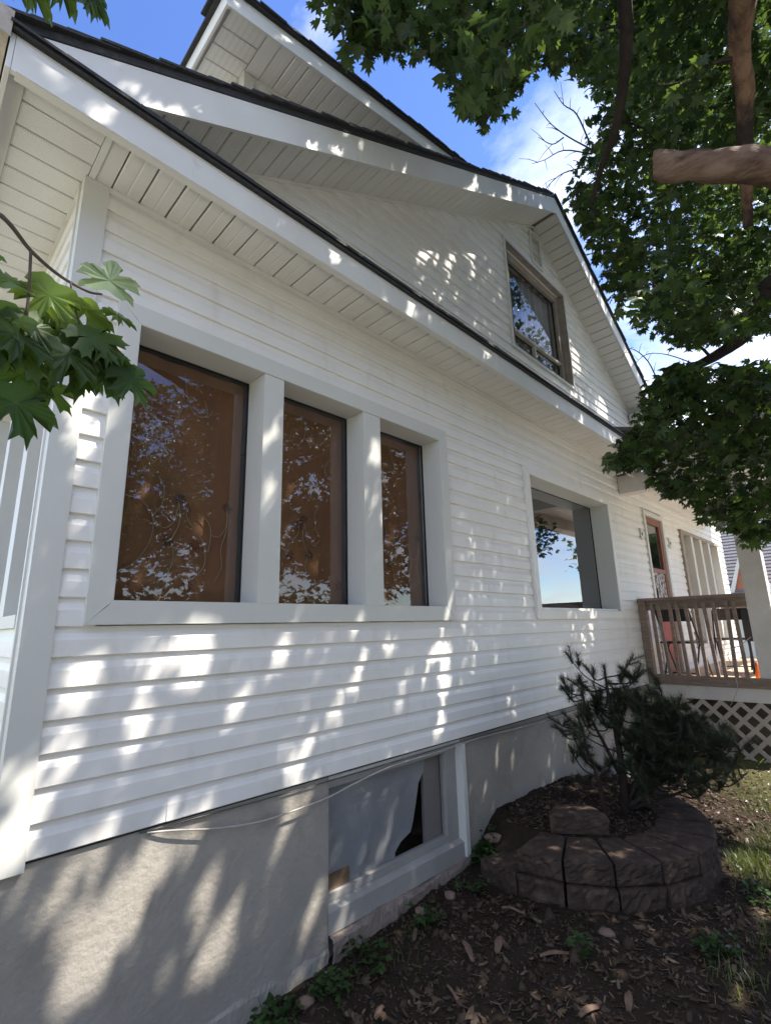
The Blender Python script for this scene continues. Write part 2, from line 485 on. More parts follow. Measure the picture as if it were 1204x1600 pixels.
def board(xl, xr, z, y=0.0, axis_='x', parent=HOUSE, name='siding_board', proud=0.0, wave=True):
    """xl/xr: functions of z; a dutch-lap siding board facing -y (or -x)"""
    L = max(xr(z) - xl(z), xr(z + LAP) - xl(z + LAP))
    if L < 0.03: return
    n = max(1, int(L / 0.55)) if wave else 1
    V = []; F = []
    wob = [random.uniform(-0.0008, 0.0008) for _ in range(n + 1)]
    wz = [random.uniform(-0.0010, 0.0010) for _ in range(n + 1)]
    j = random.uniform(-0.0006, 0.0006) - proud
    for (dz, dy) in PROF:
        zz = z + dz
        a, c = xl(zz), xr(zz)
        if c < a: a = c = 0.5 * (a + c)
        for i in range(n + 1):
            s = a + (c - a) * i / n
            lip = 1.0 if dz < 0.05 else 0.4
            p = (s, y + dy + (j + wob[i]) * lip, zz + wz[i] * lip)
            if axis_ == 'y': p = (y + dy + (j + wob[i]) * lip, s, zz + wz[i] * lip)
            V.append(p)
    for k in range(len(PROF) - 1):
        for i in range(n):
            q = (k * (n + 1) + i, k * (n + 1) + i + 1, (k + 1) * (n + 1) + i + 1, (k + 1) * (n + 1) + i)
            F.append(q if axis_ == 'x' else q[::-1])
    link(name, mesh(name, V, F, WHITE), parent)


def K(v): return lambda z: v


# openings in the long wall: x0,x1,z0,z1 (inner hole) and x where boards stop
OPEN = [(0.675, 2.92, 1.885, 3.18, 0.62, 2.965), (4.30, 6.23, 1.89, 3.19, 4.262, 6.28), (7.64, 8.45, 1.0, 3.33, 7.60, 8.50), (9.40, 12.0, 1.35, 3.25, 9.36, 12.04)]
for i in range(25):
    z = ZB + LAP * i
    cuts = [(o[4], o[5]) for o in OPEN if z + LAP > o[2] + 0.01 and z < o[3] - 0.01]
    xs = [0.470]
    segs = []
    cur = 0.470
    for a, c in cuts:
        segs.append((cur, a)); cur = c
    segs.append((cur, 12.6))
    random.seed(100 + i // 2)
    off = random.uniform(0.6, 3.4)
    joints = [off + 3.55 * k + random.uniform(-0.3, 0.3) for k in range(4)]
    random.seed(500 + i)
    for a, c in segs:
        js = [q for q in joints if a + 0.25 < q < c - 0.25]
        p = a
        flip = 0
        for q in js + [c]:
            board(K(p - (0.02 if p > a else 0)), K(q), z, proud=0.0020 if flip else 0)
            p = q; flip ^= 1


# gable wall
def soffL(x): return 3.81 + 0.55 * x
def soffR(x): return 3.81 + 0.55 * 5.05 - 0.64 * (x - 5.05)
def gxl(z): return max(0.44, (z - 3.81) / 0.55)
def gxr(z): return 5.05 + (3.81 + 0.55 * 5.05 - z) / 0.64
for i in range(22):
    z = 4.02 + LAP * i
    if z + 0.02 > 6.58: break
    hit = z + LAP > 4.64 and z < 5.85
    random.seed(900 + i // 2)
    j = random.uniform(1.8, 3.9)
    random.seed(1500 + i)
    if hit:
        if gxl(z + LAP) < j - 0.3 < 3.9:
            board(gxl, K(j), z); board(K(j - 0.02), K(4.27), z, proud=0.0020)
        else:
            board(gxl, K(4.27), z)
        board(K(5.67), gxr, z)
    else:
        if z < 4.7:
            board(gxl, K(j), z); board(K(j - 0.02), gxr, z, proud=0.0020)
        else:
            board(gxl, gxr, z)
random.seed(77)

# wall core behind the siding, with real openings
core = MB()
zt_ = 3.95
cur = 0.41
for (x0, x1, z0, z1, _, _) in OPEN:
    core.box(cur, x0 - 0.02, 0.02, 0.2, 0.95, zt_)
    core.box(x0 - 0.02, x1 + 0.02, 0.02, 0.2, 0.95, z0 - 0.02)
    core.box(x0 - 0.02, x1 + 0.02, 0.02, 0.2, z1 + 0.02, zt_)
    cur = x1 + 0.02
core.box(cur, 12.6, 0.02, 0.2, 0.95, zt_)


def col(x0, x1, zb, ftop):
    pts = [(x0, 0.02, zb), (x1, 0.02, zb), (x1, 0.02, ftop(x1))]
    if x0 < 5.05 < x1: pts.append((5.05, 0.02, ftop(5.05)))
    pts.append((x0, 0.02, ftop(x0)))
    core.prism(pts, (0, 0.16, 0))


def top(x): return min(soffL(x), soffR(x))
col(0.41, 4.28, 3.951, top); col(4.28, 5.66, 3.951, lambda x: 4.62); col(4.28, 5.66, 5.88, top); col(5.66, 8.0, 3.951, top)
core.build('wall_core', WHITE, HOUSE)
# rear and far end walls of the house body so that it is solid from elsewhere
MB().box(12.45, 12.6, 0.2, 7.6, 0.2, 3.95).box(0.6, 12.45, 7.4, 7.6, 0.2, 3.95).build('rear_wall', WHITE, HOUSE)
# interiors
def room(name, b, m):
    x0, x1, y0, y1, z0, z1 = b
    v = [(x0, y0, z0), (x1, y0, z0), (x1, y1, z0), (x0, y1, z0), (x0, y0, z1), (x1, y0, z1), (x1, y1, z1), (x0, y1, z1)]
    MB().add(v, [(0, 1, 2, 3), (4, 7, 6, 5), (1, 5, 6, 2), (2, 6, 7, 3), (3, 7, 4, 0)]).build(name, m, HOUSE)


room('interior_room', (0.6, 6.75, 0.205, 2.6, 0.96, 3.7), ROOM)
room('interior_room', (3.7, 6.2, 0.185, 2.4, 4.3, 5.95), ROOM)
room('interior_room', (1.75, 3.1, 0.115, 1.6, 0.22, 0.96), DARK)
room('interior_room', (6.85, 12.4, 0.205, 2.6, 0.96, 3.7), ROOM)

# corner post
MB().box(0.374, 0.4775, -0.022, 0.066, 0.955, 3.832).box(0.366, 0.374, 0.040, 0.060, 0.96, 3.83).build('corner_post', TRIM, HOUSE)
# J-trim under the soffit and black strip painting the shaded gap under the siding
MB().box(0.478, 6.9, -0.024, -0.002, 3.806, 3.834).build('soffit_trim', FASCIA, HOUSE)
MB().box(0.478, 12.6, -0.006, 0.018, 0.975, 0.985).build('gap_shade_strip', GASK, HOUSE)

# ---- lower eave
panel = MB()
panel.add([(0.0, -0.345, 0.004), (0.006, -0.345, 0), (0.056, -0.345, -0.0005), (0.062, -0.345, 0.0012), (0.068, -0.345, -0.0005), (0.116, -0.345, 0), (0.120, -0.345, 0.004),
           (0.0, -0.014, 0.004), (0.006, -0.014, 0), (0.056, -0.014, -0.0005), (0.062, -0.014, 0.0012), (0.068, -0.014, -0.0005), (0.116, -0.014, 0), (0.120, -0.014, 0.004),
           (0.0, -0.345, 0.012), (0.0, -0.014, 0.012), (0.12, -0.345, 0.012), (0.12, -0.014, 0.012)],
          [(k, k + 7, k + 8, k + 1) for k in range(6)] + [(14, 15, 7, 0), (6, 13, 17, 16)])
pm = mesh('soffit_panel', panel.v, panel.f, SOFF)
nlow = 49
for k in range(nlow):
    link('soffit_panel', pm, HOUSE, (0.487 + 0.1283 * k + random.uniform(-.0008, .0008), 0, 3.836 + random.uniform(-.0012, .0012)))
MB().box(0.40, 6.8, -0.352, -0.004, 3.850, 3.858).box(0.412, 0.483, -0.345, -0.014, 3.838, 3.848).build('soffit_backing', GROOVE, HOUSE)
# plain first panel next to the mitre
MB().box(0.4125, 0.480, -0.345, -0.013, 3.8345, 3.8375).build('soffit_border', SOFF, HOUSE)
# fascia of the lower eave (along x), with folded lip
MB().box(0.045, 6.3, -0.372, -0.352, 3.781, 3.945).box(0.060, 6.28, -0.376, -0.372, 3.783, 3.793).box(0.06, 6.28, -0.352, -0.335, 3.781, 3.787).build('fascia_board', FASCIA, HOUSE)
MB().box(3.29, 3.297, -0.3745, -0.372, 3.80, 3.944).box(6.0, 6.006, -0.3745, -0.372, 3.80, 3.944).build('fascia_joint', FASCIA, HOUSE)
MB().prism([(0.03, -0.392, 3.946), (0.03, -0.392, 3.962), (0.03, 0.02, 4.15), (0.03, 0.02, 4.13), (0.03, -0.37, 3.946)], (6.3, 0, 0)).build('pent_roof', SHING, HOUSE)
xx = 0.02
while xx < 6.3:
    w = random.uniform(0.26, 0.34)
    for ly in range(3):
        h = 0.0125
        z0 = 3.9635 + ly * 0.0135; y0 = -0.404 + ly * 0.010 + random.uniform(-.003, .003)
        xa = xx + ly * 0.09
        dz = random.uniform(0, 0.003)
        MB().prism([(xa, y0, z0 + dz), (xa, y0, z0 + h + dz), (xa, y0 + 0.13, z0 + h + 0.060), (xa, y0 + 0.13, z0 + 0.060)], (w - 0.004, 0, 0)).build('shingle', SHING, HOUSE)
    xx += w

# ---- front eave (along y)
fp = MB()
fp.add([(-0.285, 0, 0.004), (-0.285, 0.006, 0), (-0.285, 0.061, 0.0), (-0.285, 0.116, 0), (-0.285, 0.120, 0.004), (0, 0, 0.004), (0, 0.006, 0), (0, 0.061, 0), (0, 0.116, 0), (0, 0.120, 0.004),
        (-0.285, 0, 0.012), (0, 0, 0.012), (-0.285, 0.12, 0.012), (0, 0.12, 0.012)], [(k, k + 1, k + 6, k + 5) for k in range(4)] + [(10, 0, 5, 11), (4, 12, 13, 9)])
fpm = mesh('soffit_panel', fp.v, fp.f, SOFFV)
for k in range(26):
    link('soffit_panel', fpm, HOUSE, (0.383, -0.335 + 0.1283 * k, 3.836))
MB().box(0.05, 0.384, -0.35, 3.1, 3.852, 3.86).build('soffit_backing', GROOVE, HOUSE)
MB().box(0.045, 0.0965, -0.345, 3.1, 3.828, 3.840).box(0.0975, 0.384, -0.345, -0.337, 3.830, 3.840).box(0.3855, 0.4115, -0.345, -0.024, 3.829, 3.846).box(0.372, 0.3935, 0.067, 3.1, 3.815, 3.834).build('soffit_border', FASCIA, HOUSE)
MB().box(0.028, 0.0435, -0.372, 3.1, 3.783, 3.945).build('fascia_board', FASCIA, HOUSE)
gut = MB()
for (a, c) in (((-0.085, 4.015), (-0.075, 3.925)), ((-0.075, 3.925), (-0.05, 3.905)), ((-0.05, 3.905), (0.022, 3.905)), ((0.022, 3.905), (0.022, 4.02))):
    gut.add([(a[0], -0.39, a[1]), (c[0], -0.39, c[1]), (c[0], 3.1, c[1]), (a[0], 3.1, a[1])], [(0, 1, 2, 3)])
gut.prism([(-0.089, -0.395, 4.02), (-0.079, -0.395, 3.921), (-0.052, -0.395, 3.900), (0.027, -0.395, 3.900), (0.027, -0.395, 4.02)], (0, 0.006, 0))
gut.box(-0.096, -0.083, -0.39, 3.1, 4.008, 4.02)
GUTM = mat('worn_gutter', (0.42, 0.36, 0.30), 0.8, (0.56, 0.50, 0.44), 14.0, (0.35, 0.65), bump=0.5, bscale=50)
gut.build('gutter', GUTM, HOUSE)

# ---- main roof
MB().prism([(0.0, -0.325, 4.012), (5.05, -0.325, 6.79), (5.05, -0.325, 6.83), (0.0, -0.325, 4.052)], (0, 8.2, 0)).build('roof', SHING, HOUSE)
MB().prism([(5.052, -0.325, 6.79), (8.05, -0.325, 4.87), (8.05, -0.325, 4.91), (5.052, -0.325, 6.83)], (0, 8.2, 0)).build('roof', SHING, HOUSE)
aL = math.atan(0.55); aR = math.atan(0.64)
# shingle courses seen along the rake edge, each lapping the one below
shm = MB().box(-0.055, 0.155, 0.0, 0.30, 0.0, 0.0125)
shm = mesh('shingle', shm.v, shm.f, SHING)
n = int(math.hypot(5.05, 5.05 * .55) / 0.135)
for k in range(n):
    s = 0.02 + k * 0.135
    x = s * math.cos(aL) - 0.01; z = 4.054 + s * math.sin(aL)
    link('shingle', shm, HOUSE, (x, -0.345 + random.uniform(-.008, .008), z + random.uniform(0, .006)), (random.uniform(-.01, .01), -aL + 0.062 + random.uniform(-.01, .01), 0))
n = int(math.hypot(3.0, 3.0 * .64) / 0.135)
shr = MB().box(-0.155, 0.055, 0.0, 0.30, 0.0, 0.0125)
shr = mesh('shingle', shr.v, shr.f, SHING)
for k in range(n):
    s = k * 0.135 + 0.05
    link('shingle', shr, HOUSE, (8.06 - s * math.cos(aR), -0.345 + random.uniform(-.006, .006), 4.915 + s * math.sin(aR)), (0, aR - 0.06, 0))
# rake fascia
MB().prism([(0.05, -0.300, 3.80 + .55 * .05), (5.05, -0.300, 3.80 + .55 * 5.05), (5.05, -0.300, 4.008 + .55 * 5.05), (0.05, -0.300, 4.008 + .55 * .05)], (0, -0.02, 0)).build('rake_board', FASCIA, HOUSE)
MB().prism([(5.0505, -0.300, 3.80 + .55 * 5.05), (8.0, -0.300, 3.80 + .55 * 5.05 - .64 * 2.95), (8.0, -0.300, 4.008 + .55 * 5.05 - .64 * 2.95), (5.0505, -0.300, 4.008 + .55 * 5.05)], (0, -0.02, 0)).build('rake_board', FASCIA, HOUSE)
# rake soffit panels
rp_ = [(x, (-0.295 if y < -0.3 else y), z) for (x, y, z) in panel.v]
rpm = mesh('soffit_panel', rp_, panel.f, SOFFV)
dxl = 0.1283 * math.cos(aL)
k = 0
x = 0.50
while x + dxl < 5.06:
    link('soffit_panel', rpm, HOUSE, (x, 0, soffL(x) + 0.002), (0, -aL, 0)); x += dxl
dxr = 0.1283 * math.cos(aR)
x = 5.06
while x + dxr < 7.95:
    link('soffit_panel', rpm, HOUSE, (x, 0, soffR(x) + 0.002), (0, aR, 0)); x += dxr
MB().prism([(0.3, -0.30, soffL(.3) + .018), (5.05, -0.30, soffL(5.05) + .018), (5.05, -0.30, soffL(5.05) + .026), (0.3, -0.30, soffL(.3) + .026)], (0, 0.31, 0)).build('soffit_backing', GROOVE, HOUSE)
MB().prism([(5.051, -0.30, soffR(5.05) + .018), (7.99, -0.30, soffR(7.99) + .018), (7.99, -0.30, soffR(7.99) + .026), (5.051, -0.30, soffR(5.05) + .026)], (0, 0.31, 0)).build('soffit_backing', GROOVE, HOUSE)
MB().prism([(0.52, -0.022, soffL(.52) - .026), (5.05, -0.022, soffL(5.05) - .026), (5.05, -0.022, soffL(5.05)), (0.52, -0.022, soffL(.52))], (0, 0.02, 0)).build('rake_trim', FASCIA, HOUSE)
MB().prism([(5.051, -0.022, soffR(5.05) - .026), (7.95, -0.022, soffR(7.95) - .026), (7.95, -0.022, soffR(7.95)), (5.051, -0.022, soffR(5.05))], (0, 0.02, 0)).build('rake_trim', FASCIA, HOUSE)
# eave return at the right end of the gable
MB().box(7.62, 8.02, -0.325, -0.03, 4.70, 4.83).build('eave_return', FASCIA, HOUSE)
MB().box(7.55, 7.7, 0.02, 7.6, 3.95, 4.95).build('side_wall', WHITE, HOUSE)

# ---- shed dormer
DS = 0.236
def ds(x): return 5.40 + DS * x
aD = math.atan(DS)
def rooftop(x): return 4.06 + 0.55 * x
i = 0
while True:
    z = 4.75 + LAP * i
    if z > 6.45: break
    xl_ = lambda zz: max(1.36, (zz - 5.40) / DS)
    xr_ = lambda zz: min(4.35, (zz - 4.03) / 0.55)
    if xr_(z) - xl_(z) > 0.05: board(xl_, xr_, z, y=0.33)
    i += 1
MB().prism([(1.31, 0.345, 4.7), (4.4, 0.345, 6.4), (4.35, 0.345, ds(4.35)), (1.31, 0.345, ds(1.31))], (0, 0.1, 0)).build('dormer_wall', WHITE, HOUSE)
MB().box(1.31, 1.45, 0.446, 5.0, 4.7, 5.70).build('dormer_wall', WHITE, HOUSE)
MB().box(1.285, 1.365, 0.30, 0.39, 4.65, 5.705).build('dormer_corner_post', TRIM, HOUSE)
MB().prism([(1.36, 0.308, ds(1.36) - .026), (4.3, 0.308, ds(4.3) - .026), (4.3, 0.308, ds(4.3)), (1.36, 0.308, ds(1.36))], (0, 0.02, 0)).build('rake_trim', FASCIA, HOUSE)
x = 1.40
ddx = 0.1283 * math.cos(aD)
dpm = mesh('soffit_panel', [(a, (-0.02 + 0.34 if bb < -0.3 else 0.655) - 0.33, c) for a, bb, c in panel.v], panel.f, SOFF)
dpm2 = mesh('soffit_panel', [(a, (0.0 if bb < -0.3 else 0.315), c) for a, bb, c in panel.v], panel.f, SOFF)
while x < 4.3:
    link('soffit_panel', dpm2, HOUSE, (x, 0.0, ds(x) + 0.003), (0, -aD, 0)); x += ddx
MB().prism([(1.0, -0.01, ds(1.0) + .017), (4.4, -0.01, ds(4.4) + .017), (4.4, -0.01, ds(4.4) + .024), (1.0, -0.01, ds(1.0) + .024)], (0, 5.0, 0)).build('soffit_backing', SOFF, HOUSE)
# front soffit panels of the dormer (ribs along x)
fd = mesh('soffit_panel', [(a * 0.93, bb, c) for a, bb, c in fp.v], fp.f, SOFFV)
for k in range(18):
    link('soffit_panel', fd, HOUSE, (1.285, 0.0 + 0.1283 * k, ds(1.285) + 0.003), (0, -aD, 0))
MB().prism([(1.292, 0.0, ds(1.292) - .003), (1.395, 0.0, ds(1.395) - .003), (1.395, 0.0, ds(1.395) + .01), (1.292, 0.0, ds(1.292) + .01)], (0, 0.30, 0)).build('soffit_border', FASCIA, HOUSE)
MB().prism([(1.0, -0.02, ds(1.0) - .012), (4.5, -0.02, ds(4.5) - .012), (4.5, -0.02, ds(4.5) + .125), (1.0, -0.02, ds(1.0) + .125)], (0, 0.018, 0)).build('rake_board', FASCIA, HOUSE)
MB().box(0.985, 0.9995, -0.02, 5.0, ds(1.0) - .012, ds(1.0) + .122).build('fascia_board', FASCIA, HOUSE)
MB().prism([(0.955, -0.045, ds(.955) + .127), (4.6, -0.045, ds(4.6) + .127), (4.6, -0.045, ds(4.6) + .15), (0.955, -0.045, ds(.955) + .15)], (0, 5.0, 0)).build('dormer_roof', SHING, HOUSE)
for k in range(26):
    s = 0.96 + k * 0.135
    link('shingle', shm, HOUSE, (s + .02, -0.06 + random.uniform(-.006, .006), ds(s) + 0.153), (0, -aD + 0.062, 0))

# ---- windows
def mitred(win, x0, x1, z0, z1, w, y0=-0.036, y1=-0.003, m=TRIM, bottom=True, sides=True):
    a, c, d, e = x0, x1, z0, z1
    P = {'b': [(a, d), (c, d), (c - w, d + w), (a + w, d + w)], 't': [(a, e), (a + w, e - w), (c - w, e - w), (c, e)],
         'l': [(a, d), (a + w, d + w), (a + w, e - w), (a, e)], 'r': [(c, d), (c, e), (c - w, e - w), (c - w, d + w)]}
    g = 0.0012
    for key, poly in P.items():
        cx = sum(p[0] for p in poly) / 4; cz = sum(p[1] for p in poly) / 4
        poly = [(p[0] + g * (1 if p[0] < cx else -1), p[1] + g * (1 if p[1] < cz else -1)) for p in poly]
        MB().prism([(p[0], y0, p[1]) for p in poly], (0, y1 - y0, 0)).build('trim_board', m, win)


def reveal(win, x0, x1, z0, z1, depth, m=TRIM, y0=-0.034):
    t_ = 0.018
    MB().box(x0 - t_, x0, y0, depth, z0 - t_, z1 + t_).box(x1, x1 + t_, y0, depth, z0 - t_, z1 + t_).box(x0, x1, y0, depth, z0 - t_, z0).box(x0, x1, y0, depth, z1, z1 + t_).build('reveal', m, win)


def pane(win, x0, x1, y, z0, z1, m=GLASS):
    o = MB().add([(x0, y, z0), (x1, y, z0), (x1, y, z1), (x0, y, z1)], [(0, 1, 2, 3)]).build('pane', m, win)
    g = 0.005
    MB().box(x0, x0 + g, y - .006, y + .01, z0, z1).box(x1 - g, x1, y - .006, y + .01, z0, z1).box(x0 + g, x1 - g, y - .006, y + .01, z0, z0 + .006).box(x0 + g, x1 - g, y - .006, y + .01, z1 - g, z1).build('gasket', GASK, win)
    return o


W1 = link('triple_window', mesh('triple_window', [(0.68, 0.162, 1.87), (2.92, 0.162, 1.87), (2.92, 0.162, 1.885), (0.68, 0.162, 1.885)], [(0, 1, 2, 3)], TRIM), HOUSE)
mitred(W1, 0.572, 3.000, 1.788, 3.275, 0.098)
reveal(W1, 0.672, 2.902, 1.888, 3.176, 0.16)
for (a, c) in ((1.344, 1.472), (2.101, 2.257)):
    MB().box(a, c, -0.030, 0.16, 1.889, 3.175).build('mullion', TRIM, W1)
PANES = [(0.676, 1.342), (1.474, 2.099), (2.259, 2.900)]
for (a, c) in PANES:
    pane(W1, a, c, 0.146, 1.889, 3.175)

W2 = link('picture_window', mesh('picture_window', [(4.3, 0.25, 1.88), (6.23, 0.25, 1.88), (6.23, 0.25, 1.889), (4.3, 0.25, 1.889)], [(0, 1, 2, 3)], TRIM), HOUSE)
mitred(W2, 4.225, 6.325, 1.790, 3.270, 0.082, -0.04, -0.003, WHITE)
reveal(W2, 4.309, 6.241, 1.874, 3.186, 0.205)
pane(W2, 4.310, 6.240, 0.19, 1.876, 3.184, GLASSR)
MB().box(4.310, 6.240, 0.20, 0.24, 1.876, 1.95).build('sash_rail', mat('grey_sash', (0.14, 0.15, 0.155), 0.6), W2)

W3 = link('gable_window', mesh('gable_window', [(4.3, 0.2, 4.6), (5.64, 0.2, 4.6), (5.64, 0.2, 4.61), (4.3, 0.2, 4.61)], [(0, 1, 2, 3)], WOODB), HOUSE)
mitred(W3, 4.245, 5.700, 4.575, 5.930, 0.045, -0.034, -0.003, TRIM)
reveal(W3, 4.292, 5.654, 4.622, 5.882, 0.14, WOODB)
MB().box(4.292, 5.654, 0.04, 0.075, 5.80, 5.880).box(5.57, 5.652, 0.04, 0.075, 4.624, 5.80).box(4.294, 4.33, 0.04, 0.075, 4.624, 5.80).build('frame', WOODB, W3)
pane(W3, 4.33, 5.57, 0.085, 4.93, 5.80)
MB().box(4.33, 5.57, 0.05, 0.10, 4.895, 4.93).box(4.33, 5.57, 0.05, 0.10, 4.624, 4.655).box(4.90, 4.93, 0.055, 0.10, 4.655, 4.895).build('sash_rail', mat('aged_white_paint', (0.5, 0.48, 0.43), 0.7, (0.33, 0.3, 0.26), 9.0), W3)
pane(W3, 4.33, 4.90, 0.10, 4.655, 4.895, GLASS)
pane(W3, 4.93, 5.57, 0.09, 4.655, 4.895, GLASS)

# gable vent
VT = MB().box(4.90, 5.16, -0.034, -0.002, 5.98, 6.02).box(4.90, 4.925, -0.034, -0.002, 6.02, 6.44).box(5.135, 5.16, -0.034, -0.002, 6.02, 6.44).box(4.925, 5.135, -0.034, -0.002, 6.41, 6.44).build('gable_vent', TRIM, HOUSE)
for k in range(9):
    z = 6.025 + k * 0.043
    MB().prism([(4.926, -0.016, z + .03), (4.926, -0.030, z), (4.926, -0.026, z), (4.926, -0.012, z + .03)], (0.208, 0, 0)).build('louver', FASCIA, VT)

# ---- front wall (faces -x)
for i in range(7):
    board(K(0.07), K(3.6), ZB + LAP * i, y=0.395, axis_='y')
for i in range(20, 25):
    board(K(0.07), K(3.6), ZB + LAP * i, y=0.395, axis_='y')
MB().box(0.41, 0.6, 0.067, 3.7, 0.95, 1.78).box(0.41, 0.6, 0.067, 3.7, 3.26, 3.95).box(0.62, 0.66, 0.2, 3.7, 1.78, 3.26).build('front_wall_core', WHITE, HOUSE)
FW = MB().box(0.372, 0.60, 0.13, 3.6, 1.784, 1.835).build('porch_window', TRIM, HOUSE)
MB().box(0.386, 0.60, 0.067, 0.135, 1.79, 3.26).build('casing', TRIM, FW)
for k, yy in enumerate((0.62, 1.28, 1.95, 2.6)):
    MB().box(0.400, 0.56, yy, yy + 0.12, 1.836, 3.26).build('mullion', TRIM, FW)
ya = 0.137
for yy in (0.62, 1.28, 1.95, 2.6):
    MB().add([(0.53, ya, 1.836), (0.53, yy, 1.836), (0.53, yy, 3.26), (0.53, ya, 3.26)], [(0, 1, 2, 3)]).build('pane', GLASSR, FW)
    MB().box(0.505, 0.545, ya, ya + .035, 1.836, 3.255).box(0.505, 0.545, yy - .035, yy, 1.836, 3.255).box(0.505, 0.545, ya + .035, yy - .035, 1.836, 1.875).build('frame', TRIM, FW)
    ya = yy + 0.12

# ---- curtains (hang inside, each on its own)
def curtain(x0, x1, y, z0, z1, m, label, folds=7, amp=0.008, name='curtain', group=None):
    n = 40; V = []; F = []
    ph = random.uniform(0, 6)
    for j in range(2):
        for i in range(n + 1):
            u = i / n
            V.append((x0 + (x1 - x0) * u, y + amp * math.sin(u * folds * 6.283 + ph) + amp * .5 * math.sin(u * folds * 2.7 * 3 + 1), z1 if j else z0))
    for i in range(n): F.append((i, i + 1, n + 2 + i, n + 1 + i))
    me = mesh(name, [(a - x0, b - y, c - z0) for a, b, c in V], F, m, True)
    o = link(name, me, None, (x0, y, z0))
    return tag(o, label, 'curtain', group)


def stem(parent, pts, x0, z0, y, m=THREAD, r=0.0030):
    P = spline([(x0 + p[0], y, z0 + p[1]) for p in pts], 6)
    MB().tube(P, r, 4).build('embroidered_stem', m, parent)


def flower(parent, cx, cz, y, r, m):
    b_ = MB()
    n = random.choice((9, 10, 11))
    for k in range(n):
        a = 2 * math.pi * k / n + random.uniform(-.15, .15); rr = r * random.uniform(.8, 1.1)
        d = (math.cos(a), math.sin(a)); q = (-d[1] * .1 * r, d[0] * .1 * r)
        b_.add([(cx + d[0] * r * .12, y, cz + d[1] * r * .12), (cx + d[0] * rr * .6 + q[0], y - .001, cz + d[1] * rr * .6 + q[1]), (cx + d[0] * rr, y, cz + d[1] * rr), (cx + d[0] * rr * .6 - q[0], y - .001, cz + d[1] * rr * .6 - q[1])], [(0, 1, 2, 3)])
    b_.build('embroidered_flower', m, parent)


CL = ['brown embroidered curtain behind the left, widest pane of the triple window', 'brown embroidered curtain behind the middle pane of the triple window', 'brown embroidered curtain behind the right pane of the triple window']
MOT = [[(.05, .10), (.13, .16), (.19, .26), (.20, .38), (.14, .46), (.06, .48)], [(.20, .38), (.25, .34), (.30, .38), (.32, .48)], [(.20, .40), (.235, .46), (.24, .54), (.21, .60)],
       [(.02, .46), (.05, .38), (.12, .33), (.16, .27), (.17, .20)], [(.32, .48), (.33, .38), (.30, .30), (.27, .27)], [(.24, .07), (.29, .12), (.31, .20), (.295, .27)],
       [(.36, .46), (.37, .40), (.43, .33), (.47, .26), (.47, .16), (.40, .08)], [(.42, .44), (.48, .40), (.50, .33), (.49, .24)], [(.50, .33), (.55, .33), (.585, .40), (.585, .48)], [(.53, .08), (.57, .16), (.56, .26), (.585, .36), (.59, .46)],
       [(.10, .95), (.15, .90), (.16, .84), (.12, .80), (.09, .83), (.12, .86)], [(.30, 1.20), (.33, 1.05), (.38, .98), (.44, 1.0), (.42, 1.08)], [(.14, .72), (.2, .76), (.26, .74), (.25, .68)]]
FLW = [(.045, .10, 1), (.325, .50, 0), (.28, .28, 0), (.36, .45, 1), (.39, .065, 1), (.585, .49, 0), (.42, .27, 1)]
for q, (a, c) in enumerate(PANES):
    cu = curtain(a + 0.004, c - 0.004, 0.192, 1.89, 3.17, CURT, CL[q], 3, 0.006)
    yy = 0.178
    fl = (q == 1)
    wdt = c - a
    for pts in MOT:
        pp = [((wdt - px if fl else px), pz) for px, pz in pts]
        if all(0.03 < p_[0] < wdt - 0.05 for p_ in pp):
            stem(cu, pp, a, 1.92, yy)
    for (fx, fz, kind) in FLW:
        fx = wdt - fx if fl else fx
        if 0.03 < fx < wdt - 0.04:
            flower(cu, a + fx, 1.92 + fz, yy, 0.036, THREADR if kind else GASK)
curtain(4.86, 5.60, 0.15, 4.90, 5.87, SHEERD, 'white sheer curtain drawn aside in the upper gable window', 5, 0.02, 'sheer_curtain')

# ---- foundation
fnd = MB()
fnd.box(0.39, 1.832, 0.000, 0.20, -0.4, 0.974)
fnd.box(3.03, 12.6, 0.012, 0.20, -0.4, 0.974)
fnd.box(1.833, 3.029, 0.03, 0.12, -0.4, 0.285)
FND = fnd.build('foundation_wall', STUCCO, HOUSE)
MB().box(0.40, 0.6, 0.201, 7.5, -0.4, 0.974).build('foundation_wall', STUCCO, HOUSE)
# rough chipped foot of the foundation and ledge under the basement window
def rough(x0, x1, yo, z0, z1, name, m, nx=150, nz=16, amp=0.010):
    V = []; F = []
    for j in range(nz + 1):
        for i in range(nx + 1):
            x = x0 + (x1 - x0) * i / nx; z = z0 + (z1 - z0) * j / nz
            edge = 1 if j == nz else 0
            w_ = math.sin(x * 31 + z * 17) * .35 + math.sin(x * 13 - z * 41 + 1) * .35 + math.sin(x * 67 + z * 53) * .2
            V.append((x, yo + amp * w_ + random.uniform(-.25, .25) * amp + (0.006 if edge else 0), z + (math.sin(x * 9) * .8 + math.sin(x * 23 + 2) * .5 if edge else 0) * amp + random.uniform(-.2, .2) * amp))
    base = len(V)
    for i in range(nx + 1):
        V.append((x0 + (x1 - x0) * i / nx, yo + 0.09, z1 + random.uniform(-.3, .3) * amp))
    for j in range(nz):
        for i in range(nx):
            q = j * (nx + 1) + i
            F.append((q, q + 1, q + nx + 2, q + nx + 1))
    for i in range(nx):
        q = nz * (nx + 1) + i
        F.append((q, q + 1, base + i + 1, base + i))
    return link(name, mesh(name, V, F, m), HOUSE)


rough(1.834, 3.02, -0.034, -0.1, 0.238, 'concrete_ledge', CONC)
rough(0.5, 1.832, -0.004, -0.15, 0.19, 'foundation_footing', STUCCO, 150, 16, 0.007)
